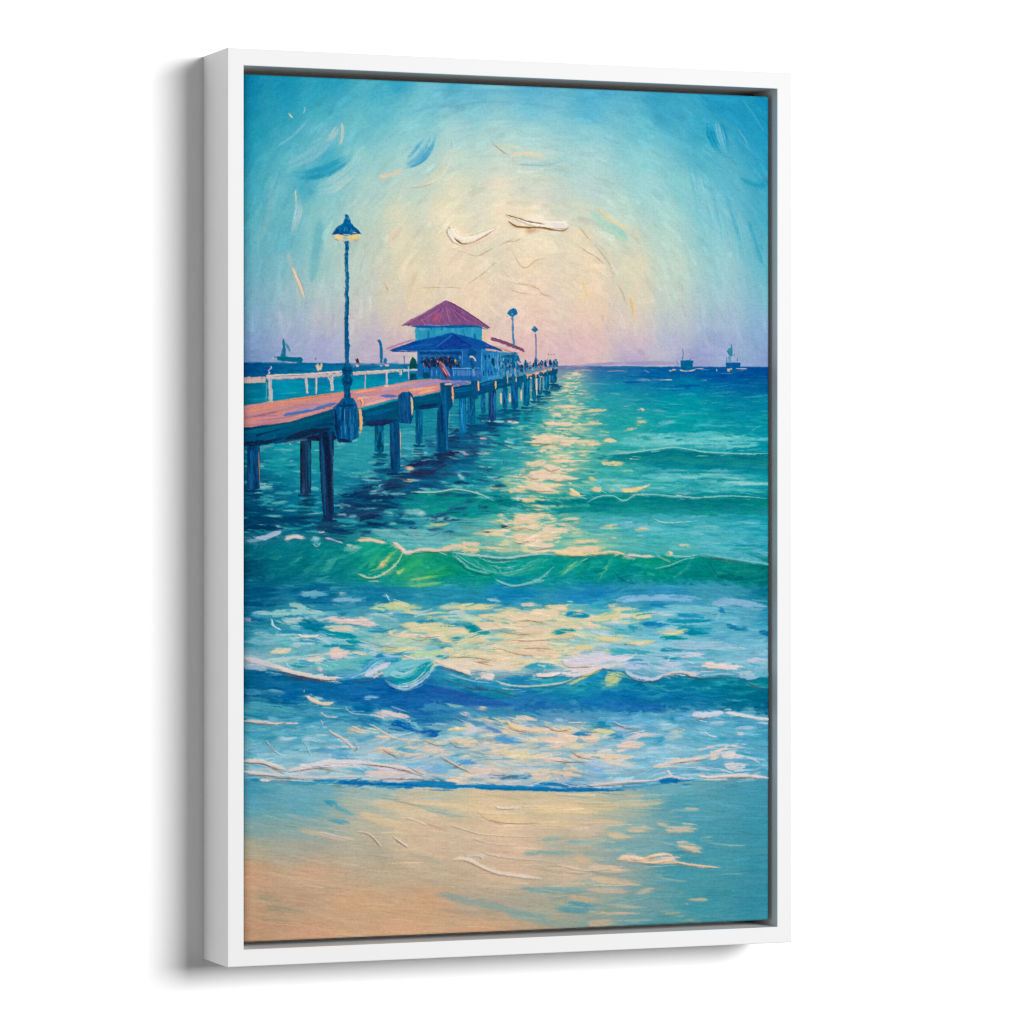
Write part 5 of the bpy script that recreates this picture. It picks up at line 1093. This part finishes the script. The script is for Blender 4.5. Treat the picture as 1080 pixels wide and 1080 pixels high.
stroke([(462,329),(459,335),(456,339)], 6, (196,88,116), (176,84,120), h=.7, id=PV)
for x0, x1 in ((466,452),(470,474),(474,486),(477,496),(468,462),(464,440),(476,480),(480,504)):
    stroke([(x0, 322 + abs(x0 - 470) * .6), (x1, 341)], 1.3, [(104,58,120),(170,110,160),(150,96,164)][rng.integers(3)], h=.6, a=.8, id=PV)
stroke([(425,343),(445,331.5),(469,317.5)], 1.5, (176,116,150), id=PV); stroke([(471,317),(490,327.5),(514,344)], 1.4, (96,50,104), id=PV)
stroke([(432,344.4),(470,343.8),(500,344),(514,348)], 2.2, (10,84,150), h=.5, id=PV); dab(445, 342, 480, 342, 1.3, (150,130,190), id=PV)
fill([(509,349),(514,348),(514,360),(509,358)], [(232,196,160),(226,186,156)], 90, 2, 8, 6, sky, .3, .3)
stroke([(517,356.5),(530,361),(542,365.5),(553.5,370.8)], 4.4, (134,80,116), (104,60,100), h=.8, tp=(.02, .05), id=PV); stroke([(511,363),(524,366),(541,371)], 2.6, (226,176,150), (196,150,160), h=.7, id=PV); stroke([(511,368.5),(520,369.4),(528,371.2)], 2.2, (228,176,160), h=.7, id=PV)
stroke([(508,361),(520,366),(531,370.6)], 2.2, (20,74,150), id=PV); stroke([(530,369),(540,371.5),(550,372.5)], 1.5, (190,130,120), id=PV); stroke([(538,372),(548,372.5)], 1.4, (40,110,150), id=PV)
for k in range(46):
    x = rng.uniform(508, 546); y = rng.uniform(373, 396)
    dab(x, y - 3, x + rng.normal(0, .6), y + 4, rng.uniform(1.3, 2.6), [(10,66,120),(16,88,146),(60,146,196),(8,50,92),(110,168,204),(30,110,160)][k % 6], h=.6, a=.8, dry=.4, id=PV)
dab(529, 376, 545, 376, 4, (12,70,116), a=.7, id=PV)
# guests, planting and the rail in front
CW = 'painted_crowd'
for k in range(26): dab(442 + k * 1.7, 371 + rng.normal(0, .6), 445 + k * 1.7, 374, 3, (10,58,116), a=.8, h=.4, id=PV)
dab(444, 382, 486, 382, 11, (10,42,84), a=.9, id=PV)
for k in range(110):
    x = rng.uniform(445, 485); y = rng.uniform(376, 388)
    dab(x, y - 1.5, x + rng.normal(0, .6), y + 2.2, rng.uniform(1.3, 2.4), [(14,32,66),(84,48,74),(14,50,74),(150,124,134),(10,40,86),(22,28,52),(110,64,80),(50,116,164),(18,26,48),(26,70,116),(16,40,60),(28,44,70)][rng.integers(12)], h=.5, id=CW)
dab(480, 378, 480.4, 385, 2.4, (214,190,70), id=CW); dab(480.4, 381, 481, 386, 2, (40,60,40), id=CW); dab(483, 370, 483, 376, 3.4, (10,60,120), id=PV)
fill([(432,382),(435,376.5),(439,380),(440,389),(432,389.5)], [(8,74,76),(14,90,84),(4,56,66)], 80, 2, 6, 16, 'painted_planting', .5, .7)
for x0, x1, t, b in ((432,439.5,394,400.5),(446,453,392.5,399)): fill([(x0,t),(x1,t),(x1,b),(x0,b)], [(8,78,106),(6,64,96)], 0, 2, 6, 6, PV, .3, .5)
for x in (455, 460, 478, 483, 488, 493): dab(x, 389, x + .5, 398, 1.2, (120,176,214), a=.8, id=RL)
stroke([(476,388.5),(490,388.5),(506,388)], 1.5, (130,180,216), a=.9, id=RL); dab(478, 393, 506, 394, 6, (60,130,190), a=.6, id=PV)
for k in range(18): dab(478 + k * 1.7, 390 + rng.normal(0, 1), 478 + k * 1.7, 398, 1.2, [(90,150,206),(30,100,170),(110,130,190)][rng.integers(3)], a=.7, h=.4, id=PV)
for P, w, c in (([(463.5,383),(466,388),(469,394),(473,400)], 5, (122,72,90)), ([(465,382),(470,390),(475,398)], 2.6, (176,124,150)), ([(467,392),(470,397),(471,400)], 2.4, (84,42,56)), ([(463,381),(465,384)], 2.6, (190,110,90)), ([(466,387),(471,396)], 1, (226,190,196))):
    stroke(P, w, c, h=.8, id='painted_person')
for P, w, c in (([(494.5,377.5),(497,376),(500,378),(502,382)], 2.2, (206,196,190)), ([(496,379),(498,384),(499,390)], 4, (16,80,124)), ([(499,384),(501,386)], 2, (40,70,70)), ([(499,388),(499.5,398)], 2.6, (90,160,206)), ([(502,390),(504,399)], 2.2, (90,96,160)), ([(497,396),(497,401)], 2.4, (20,80,140))):
    stroke(P, w, c, h=.7, id='painted_person')
for k in range(90):
    u = rng.random(); x = 528 + u * 60; yb = np.interp(x, [528, 552, 588], [392, 391, 386.5]); y = yb - rng.uniform(0, 1) * np.interp(x, [528, 540, 560, 588], [17, 14, 9, 8])
    if 546 < x < 552 and rng.random() < .7: continue
    dab(x, y - 1.6, x + rng.normal(0, .5), y + 2, rng.uniform(1.2, 2.6), [(8,86,140),(20,110,160),(4,74,110),(40,120,180),(120,130,190),(20,100,120),(196,130,150),(30,90,170),(150,190,200)][rng.integers(9)], h=.5, id=CW)
for x, t, b, w in ((533,377,386,4),(541,372,390,4),(546,374,392,4.6),(554,379,390,3),(565,376,389,3.4),(575,379,389,2.6),(580,380,389,2.2),(584,379,388,3),(587,380,388,2.4)): dab(x, t, x, b, w, (8,88 + rng.uniform(0, 20),146), h=.6, id=CW)
dab(548, 388, 552, 394, 4, (14,80,130), h=.5, id=PR); dab(547, 398, 549, 412, 6, (6,90,132), h=.5, id=PR); dab(545, 380, 549, 386, 3, (216,180,190), a=.8, id=CW)
for k in range(34):
    x = rng.uniform(528, 587); yb = np.interp(x, [528, 552, 588], [391, 390, 386])
    dab(x, yb - rng.uniform(4, 9), x + rng.normal(0, .4), yb - rng.uniform(0, 3), 1.7, [(8,50,96),(14,40,76),(4,66,112),(70,50,90)][k % 4], h=.5, a=.9, id=CW)
for x in (578.5, 581.5, 584): stroke([(x - 1, 374.6), (x, 373.6), (x + 1, 374.6)], .9, (110,80,130), a=.8, id=sky)

# ---------------------------------------------------------------- lamps
L1 = 'painted_lamp_a'
stroke([(365.3,252),(365.6,290),(366,318),(365,340),(366.3,365),(365.4,390)], 4.5, (0,88,138), (18,110,160), h=1.1, tp=(0, 0), dry=.05, wob=1., id=L1)
for k in range(16):
    y = 262 + k * 8; dab(364.6 + rng.normal(0, .8), y, 365.8 + rng.normal(0, .8), y + rng.uniform(5, 12), 1.4, [(40,130,176),(0,62,112),(70,150,186),(4,76,126)][k % 4], h=.8, a=.8, id=L1)
for y, w in ((262,6),(268,5),(336,5.6),(362,5.4)): dab(363, y, 368, y, w * .5, (0,72,122), h=1., bow=0, id=L1)
stroke([(366,310),(367,325),(366,345),(366.6,385)], 2.4, (2,76,124), h=.8, a=.8, wob=.5, id=L1); stroke([(364.4,335),(364.6,386)], 2.8, (6,84,132), h=.8, id=L1)
fill([(362,387),(370.5,387),(372,391),(369,396),(372,400),(371,405.5),(369,408),(370,420),(362.5,420),(363,408),(360.8,404),(361,399),(363.5,396),(360.6,391)], [(2,74,116),(6,60,106),(10,86,134)], 90, 2.4, 10, 30, L1, .8, .5)
stroke([(361,390),(366,391.5),(371.5,390)], 2, (4,54,98), h=.8, id=L1); stroke([(361,402),(366,404),(372,402)], 3, (4,58,104), h=.9, id=L1); dab(362, 408, 370, 408, 1.6, (10,96,146), id=L1)
fill([(351,247.3),(355,251.6),(361,254),(369,254),(376,252.4),(381,247)], [(226,204,146),(232,210,160),(206,200,164)], 0, 2, 8, 14, L1, .6, .3)
stroke([(351.5,248.5),(355,251.5),(360,251.5)], 4, (232,206,150), (222,210,170), h=.8, id=L1); stroke([(369,250),(375,251),(380,247.6)], 5, (234,206,134), (222,206,170), h=.8, id=L1); dab(361, 250.5, 368, 250.5, 5.5, (172,196,186), h=.7, id=L1)
fill([(350,247),(353,242.5),(357,238),(362,235),(363,231.5),(364,229),(363.4,226.8),(365,225.8),(367,227),(369,231),(370,235),(374,239.5),(378.5,243.5),(380.6,246.6),(377,246),(373.5,244.4),(370,247),(360,247.6),(355,246.6),(351,248)], [(2,94,152),(10,110,166),(0,78,136),(20,120,172)], 25, 2.2, 9, 40, L1, .9, .4)
for k in range(7): dab(356 + k * 3.2, 245 - abs(k - 3) * .2, 360 + k * 1.8, 238 + abs(k - 3) * 1.2, 1.2, [(50,140,186),(0,62,116),(80,160,196)][k % 3], h=.8, a=.7, id=L1)
stroke([(349.6,247.4),(356,246.4),(365,248),(375,246.4),(381.6,247)], 1.5, (0,60,112), h=.9, id=L1)
stroke([(366.5,228),(368,232)], 1.3, (90,160,186), id=L1); stroke([(371,241),(375,243),(379.5,246.4)], 1.3, (8,60,110), id=L1); dab(361, 247.5, 370, 247.5, 1.3, (190,206,206), id=L1); stroke([(351,247.4),(355,245),(358,243)], 2.4, (0,70,130), id=L1)
stroke([(353,252),(357,254)], 1., (190,140,110), id=L1); stroke([(372,255),(378,252.5)], 1., (206,150,120), id=L1); stroke([(362,254.5),(364,257),(364.6,262)], 1.6, (20,104,150), id=L1); stroke([(368.4,254),(367.4,260)], 1.3, (110,110,140), a=.8, id=L1)
L2 = 'painted_lamp_b'
stroke([(540.4,333),(540.8,348),(541.8,363.5)], 2.5, (40,116,176), (70,140,186), h=.7, tp=(0, 0), dry=.05, wob=.3, id=L2)
fill([(535,331),(536,328.5),(538,326),(541,324.8),(544,325.6),(545.5,329),(546,331.5),(543,333),(541,334.5),(538,333)], [(20,108,160),(40,126,170),(10,92,150)], 60, 1.8, 5, 24, L2, .6, .8)
dab(534, 333, 536, 333.6, 1.6, (196,170,150), id=L2); dab(544, 333.6, 546, 334.6, 1.2, (190,170,170), id=L2); dab(538, 331.5, 542, 331, 1.8, (110,170,180), id=L2); dab(539, 334.5, 539.2, 338, 1.6, (120,140,160), a=.8, id=L2)
L3 = 'painted_lamp_c'
stroke([(564.8,351),(565.2,362),(565.3,379)], 1.7, (76,120,170), (40,96,150), h=.6, tp=(0, 0), dry=.05, wob=.25, id=L3)
fill([(560.5,347.5),(562,345),(564,344),(566,345.5),(567.4,348),(565,350),(563,349.6)], [(20,104,156),(50,134,176),(10,80,140)], 40, 1.6, 4, 14, L3, .6, .7)
dab(562, 351.4, 566, 351.4, 1.6, (206,186,160), id=L3)

# every pile, bird and person is a motif of its own
def separate(name, least, spare):
    k = kind(name)
    todo = set(zip(*[a.tolist() for a in np.nonzero(ids == k)])); comps = []
    while todo:
        st_ = [todo.pop()]; comp = [st_[0]]
        while st_:
            y, x = st_.pop()
            for q in ((y + 1, x), (y - 1, x), (y, x + 1), (y, x - 1), (y + 1, x + 1), (y - 1, x - 1), (y + 1, x - 1), (y - 1, x + 1)):
                if q in todo:
                    todo.remove(q); st_.append(q); comp.append(q)
        comps.append(comp)
    comps.sort(key=len, reverse=True); n = 0
    for comp in comps:
        a = np.array(comp)
        if len(comp) < least: ids[a[:, 0], a[:, 1]] = kind(spare); continue
        if n: ids[a[:, 0], a[:, 1]] = kind('%s#%d' % (name, n))
        n += 1


separate('painted_piling', 60, 'painted_pier')
separate('painted_bird', 12, 'painted_sea')
separate('painted_person', 12, 'painted_pavilion')
separate('painted_statue', 14, 'painted_sea')
separate('painted_planting', 30, 'painted_pavilion')
# fine tooth of the primed cloth under the paint
gy, gx = np.mgrid[0:NH, 0:NW].astype(np.float32)
weave = np.sin(gx * 2 * np.pi / 3.1 + EDGE_N * 2) * np.sin(gy * 2 * np.pi / 3.1 + EDGE_N2 * 2)
speck = vnoise(NH, NW, 1.6, 3.2) - .5
col += (speck * 9)[..., None] + (vnoise(NH, NW, 1.3, 2) - .5)[..., None] * 7
hgt += weave * .03 + speck * .09
np.clip(col, 0, 255, out=col)
# === BUILD ===
import bpy

scene = bpy.context.scene
for o in list(bpy.data.objects):
    bpy.data.objects.remove(o)
COL = scene.collection
D_WALL = FRAME_D
LIGHT = 1.18               # brightness of a white surface facing the viewer


def link(o, parent=None):
    COL.objects.link(o)
    if parent is not None:
        o.parent = parent
    return o


def s2l(c):
    c = np.asarray(c, np.float64) / 255.
    return np.where(c <= .04045, c / 12.92, ((c + .055) / 1.055) ** 2.4)


def mat(name, base=(.8, .8, .8), rough=.5, spec=.3):
    m = bpy.data.materials.new(name); m.use_nodes = True
    b = m.node_tree.nodes['Principled BSDF']
    b.inputs['Base Color'].default_value = (*base, 1); b.inputs['Roughness'].default_value = rough
    b.inputs['Specular IOR Level'].default_value = spec
    return m, m.node_tree, b


def nodes_bump(nt, b, scale, strength, dist, detail=3., stretch=None):
    tc = nt.nodes.new('ShaderNodeTexCoord'); mp = nt.nodes.new('ShaderNodeMapping')
    if stretch: mp.inputs['Scale'].default_value = stretch
    nz = nt.nodes.new('ShaderNodeTexNoise'); nz.inputs['Scale'].default_value = scale; nz.inputs['Detail'].default_value = detail
    bp = nt.nodes.new('ShaderNodeBump'); bp.inputs['Strength'].default_value = strength; bp.inputs['Distance'].default_value = dist
    nt.links.new(tc.outputs['Object'], mp.inputs['Vector']); nt.links.new(mp.outputs['Vector'], nz.inputs['Vector'])
    nt.links.new(nz.outputs['Fac'], bp.inputs['Height']); nt.links.new(bp.outputs['Normal'], b.inputs['Normal'])
    return nz


# wall: matt white emulsion
m_wall, nt, b = mat('white_wall_paint', (.95, .95, .95), .9, .1)
nodes_bump(nt, b, 260, .06, .0006)
# frame: satin white lacquer
m_frame, nt, b = mat('white_lacquer', (.758, .758, .758), .5, .12)
nz = nodes_bump(nt, b, 40, .05, .0004, 4., (1, 1, 1))
# dark grey standing in for the shade in the gap round the canvas
m_gap_shade, nt, b = mat('gap_shade_grey', (.22, .22, .22), .8, .1)
nodes_bump(nt, b, 120, .1, .0005)
# paint: pigment colour per point, cloth weave in the bump
m_paint, nt, b = mat('oil_paint', rough=.8, spec=0.)
at_ = nt.nodes.new('ShaderNodeAttribute'); at_.attribute_name = 'pigment'
nt.links.new(at_.outputs['Color'], b.inputs['Base Color'])
tc = nt.nodes.new('ShaderNodeTexCoord')
waves = []
for axis in ('X', 'Z'):
    wv = nt.nodes.new('ShaderNodeTexWave'); wv.bands_direction = axis; wv.inputs['Scale'].default_value = 190
    wv.inputs['Distortion'].default_value = 6; wv.inputs['Detail'].default_value = 3
    nt.links.new(tc.outputs['Object'], wv.inputs['Vector']); waves.append(wv)
mx = nt.nodes.new('ShaderNodeMath'); mx.operation = 'ADD'
nt.links.new(waves[0].outputs['Fac'], mx.inputs[0]); nt.links.new(waves[1].outputs['Fac'], mx.inputs[1])
bp = nt.nodes.new('ShaderNodeBump'); bp.inputs['Strength'].default_value = .22; bp.inputs['Distance'].default_value = .0003
nt.links.new(mx.outputs[0], bp.inputs['Height']); nt.links.new(bp.outputs['Normal'], b.inputs['Normal'])


def mesh_obj(name, V, F, m, parent=None, smooth=False):
    me = bpy.data.meshes.new(name)
    me.from_pydata([tuple(v) for v in V], [], [tuple(f) for f in F])
    me.materials.append(m)
    if smooth:
        me.polygons.foreach_set('use_smooth', np.ones(len(me.polygons), bool))
    me.update()
    return link(bpy.data.objects.new(name, me), parent)


# ---- wall
wall = mesh_obj('wall', [(-7, D_WALL, -4.5), (7, D_WALL, -4.5), (7, D_WALL, 4.5), (-7, D_WALL, 4.5),
                         (-7, D_WALL + .15, -4.5), (7, D_WALL + .15, -4.5), (7, D_WALL + .15, 4.5), (-7, D_WALL + .15, 4.5)],
                [(0, 1, 2, 3), (5, 4, 7, 6), (4, 0, 3, 7), (1, 5, 6, 2), (3, 2, 6, 7), (4, 5, 1, 0)], m_wall)
wall['kind'] = 'structure'; wall['label'] = 'plain bright white wall behind the framed picture'; wall['category'] = 'wall'

# ---- the picture: an empty at its base on the wall
pic = link(bpy.data.objects.new('framed_painting', None))
pic.location = (FRAME_W / 2, D_WALL, -FRAME_H / 2)
pic['label'] = 'canvas painting of a seaside pier at sunset in a white floater frame'
pic['category'] = 'painting'
OX, OY, OZ = FRAME_W / 2, D_WALL, -FRAME_H / 2


def loc(x, y, z):
    return (x - OX, y - OY, z - OZ)


# ---- frame: one profile swept round the four mitred corners
bev = .0009
back_lip = .030            # width of the ledge the canvas is fixed to
ledge = .062               # how deep the ledge lies behind the face
prof = [(0, D_WALL - .0012), (0, bev), (bev * .3, bev * .3), (bev, 0), (FACE - bev, 0), (FACE - bev * .3, bev * .3), (FACE, bev),
        (FACE, ledge), (FACE + back_lip, ledge), (FACE + back_lip, D_WALL - .0012), (.0012, D_WALL - .0002)]
V, F = [], []
for (i, y) in prof:
    for (x, z) in ((i, -FRAME_H / 2 + i), (FRAME_W - i, -FRAME_H / 2 + i), (FRAME_W - i, FRAME_H / 2 - i), (i, FRAME_H / 2 - i)):
        V.append(loc(x, y, z))
n = len(prof)
for k in range(n):
    for c in range(4):
        a0, a1 = k * 4 + c, k * 4 + (c + 1) % 4
        b0, b1 = ((k + 1) % n) * 4 + c, ((k + 1) % n) * 4 + (c + 1) % 4
        F.append((a0, a1, b1, b0))
frame = mesh_obj('frame', V, F, m_frame, pic)
bm_ = frame.data
import bmesh
bm = bmesh.new(); bm.from_mesh(bm_); bmesh.ops.recalc_face_normals(bm, faces=bm.faces); bm.to_mesh(bm_); bm.free()
# ---- board added behind the canvas, coloured dark so the gap looks shaded
e = FACE + .0004
bx = [loc(x, y, z) for y in (ledge - .0015, ledge - .0003) for (x, z) in ((e, -FRAME_H / 2 + e), (FRAME_W - e, -FRAME_H / 2 + e), (FRAME_W - e, FRAME_H / 2 - e), (e, FRAME_H / 2 - e))]

mesh_obj('gap_shade_board', bx, [(0, 1, 2, 3), (5, 4, 7, 6), (4, 0, 3, 7), (1, 5, 6, 2), (3, 2, 6, 7), (4, 5, 1, 0)], m_gap_shade, pic)

# ---- canvas: relief sheet over a stretcher, rolled round its edges
lin = s2l(col) / LIGHT
lin = np.clip(lin, 0, .9)
jj, ii = np.meshgrid(np.arange(NW), np.arange(NH))
PX = CX0 + jj * RES; PZ = CZ1 - ii * RES
R_X, R_Z = .0098, .0030
edge_l = np.clip(1 - (PX - CX0) / R_X, 0, 1); edge_r = np.clip(1 - (CX1 - PX) / .003, 0, 1)
edge_t = np.clip(1 - (CZ1 - PZ) / R_Z, 0, 1); edge_b = np.clip(1 - (PZ - CZ0) / R_Z, 0, 1)
roll = R_X * .8 * (1 - np.sqrt(1 - np.minimum(edge_l, .999) ** 2)) + sum(R_Z * (1 - np.sqrt(1 - np.minimum(q_, .999) ** 2)) for q_ in (edge_r, edge_t, edge_b))
PY = RECESS + roll - hgt * .001 * RELIEF
P = np.stack([PX - OX, PY - OY, PZ - OZ], -1).reshape(-1, 3).astype(np.float32)
C = np.concatenate([lin, np.ones((NH, NW, 1))], -1).reshape(-1, 4).astype(np.float32)
fid = ids[:-1, :-1]
base = (ii[:-1, :-1] * NW + jj[:-1, :-1])
quads = np.stack([base, base + NW, base + NW + 1, base + 1], -1)


def sheet(name, sel, parent):
    q = quads[sel]
    u, inv = np.unique(q.reshape(-1), return_inverse=True)
    me = bpy.data.meshes.new(name)
    me.vertices.add(len(u)); me.vertices.foreach_set('co', P[u].reshape(-1))
    me.loops.add(len(inv)); me.loops.foreach_set('vertex_index', inv.astype(np.int32).reshape(-1))
    me.polygons.add(len(q)); me.polygons.foreach_set('loop_start', np.arange(0, len(inv), 4, dtype=np.int32))
    me.polygons.foreach_set('use_smooth', np.ones(len(q), bool))
    a = me.attributes.new('pigment', 'FLOAT_COLOR', 'POINT'); a.data.foreach_set('color', C[u].reshape(-1))
    me.materials.append(m_paint); me.update(); me.validate()
    return link(bpy.data.objects.new(name, me), parent)


# the stretched body of the canvas, its sides left as bare primed cloth
body_back = ledge - .0016
V, F = [], []
ring = [(0, j) for j in range(0, NW, 6)] + [(i, NW - 1) for i in range(0, NH, 6)] + [(NH - 1, j) for j in range(NW - 1, -1, -6)] + [(i, 0) for i in range(NH - 1, -1, -6)]
for (i, j) in ring:
    p = P[i * NW + j]
    V += [tuple(p + np.array([0, .0003, 0])), (p[0], body_back - OY, p[2])]
n = len(ring)
for k in range(n):
    a0, a1 = 2 * k, 2 * ((k + 1) % n)
    F.append((a0, a0 + 1, a1 + 1, a1))
F.append(tuple(2 * k + 1 for k in range(n)))
m_gesso, nt, b = mat('primed_canvas', (.72, .71, .69), .85, .1)
nodes_bump(nt, b, 900, .2, .0003)
canvas = mesh_obj('canvas', V, F, m_gesso, pic)

GROUPS = {'painted_ship_a': ('painted_ship', 'small teal sailing ship on the horizon left of the tall lamp'),
          'painted_ship_b': ('painted_ship', 'dark blue hulk with a bent mast, left of the two ships right of the sunset'),
          'painted_ship_c': ('painted_ship', 'ship with a tall flagged mast, nearest the right edge'),
          'painted_lamp_a': ('painted_lamp', 'tall blue lamp post with a bell-shaped shade on the near pier'),
          'painted_lamp_b': ('painted_lamp', 'thin blue lamp behind the pavilion roof end'),
          'painted_lamp_c': ('painted_lamp', 'thinnest farthest lamp above the crowd at the pier end'),
          'painted_breaker': ('painted_breaker', 'green breaking wave with cream foam crest'),
          'painted_wave': ('painted_wave', 'dark blue near wave with a curling crest')}
for k, nm in enumerate(NAMES):
    if not (fid == k).any(): continue
    nice, lab = GROUPS.get(nm, (nm.split('#')[0], None))
    o = sheet(nice, fid == k, canvas)
    if lab: o['label'] = lab
    if nm == 'painted_crowd': o['kind'] = 'stuff'

# ---- light: one big soft studio window-light from the upper right, bright room all round
world = bpy.data.worlds.new('World'); scene.world = world; world.use_nodes = True
bg = world.node_tree.nodes['Background']; bg.inputs['Color'].default_value = (1, 1, 1, 1); bg.inputs['Strength'].default_value = AMB
ld = bpy.data.lights.new('studio_softbox', 'AREA'); ld.shape = 'RECTANGLE'; ld.size = KEY_W; ld.size_y = KEY_H; ld.energy = KEY_E
lo = link(bpy.data.objects.new('studio_softbox', ld))
from mathutils import Vector
tgt = Vector((FRAME_W / 2, 0, 0)); dirv = Vector(KEY_DIR).normalized()
lo.location = tgt + dirv * KEY_DIST
lo.rotation_euler = (-dirv).to_track_quat('-Z', 'Y').to_euler()

# a weak unseen fill lamp, added far out to the left, skimming the wall: it opens up the frame's left side
fd = bpy.data.lights.new('added_fill', 'AREA'); fd.shape = 'RECTANGLE'; fd.size = 2.; fd.size_y = 2.4; fd.energy = 32
fo = link(bpy.data.objects.new('added_fill', fd))
fo.location = (FRAME_W / 2 - 5., -1.1, 0)
fo.rotation_euler = Vector((5., 1.1, 0)).to_track_quat('-Z', 'Y').to_euler()

# ---- camera
cd = bpy.data.cameras.new('camera'); cam = link(bpy.data.objects.new('camera', cd))
cd.sensor_width = 36; cd.lens = 36 * FOC; cd.clip_start = .05; cd.clip_end = 100
cam.location = CAM; cam.rotation_euler = (math.pi / 2, 0, -YAW)
scene.camera = cam
scene.view_settings.view_transform = 'Standard'; scene.view_settings.look = 'None'
scene.view_settings.exposure = 0; scene.view_settings.gamma = 1; scene.view_settings.use_curve_mapping = False
scene.cycles.max_bounces = 6; scene.cycles.diffuse_bounces = 4
scene.cycles.use_denoising = True
scene.cycles.denoiser = 'OPENIMAGEDENOISE'; scene.cycles.denoising_prefilter = 'ACCURATE'; scene.cycles.denoising_input_passes = 'RGB_ALBEDO_NORMAL'
scene.cycles.filter_width = 1.2
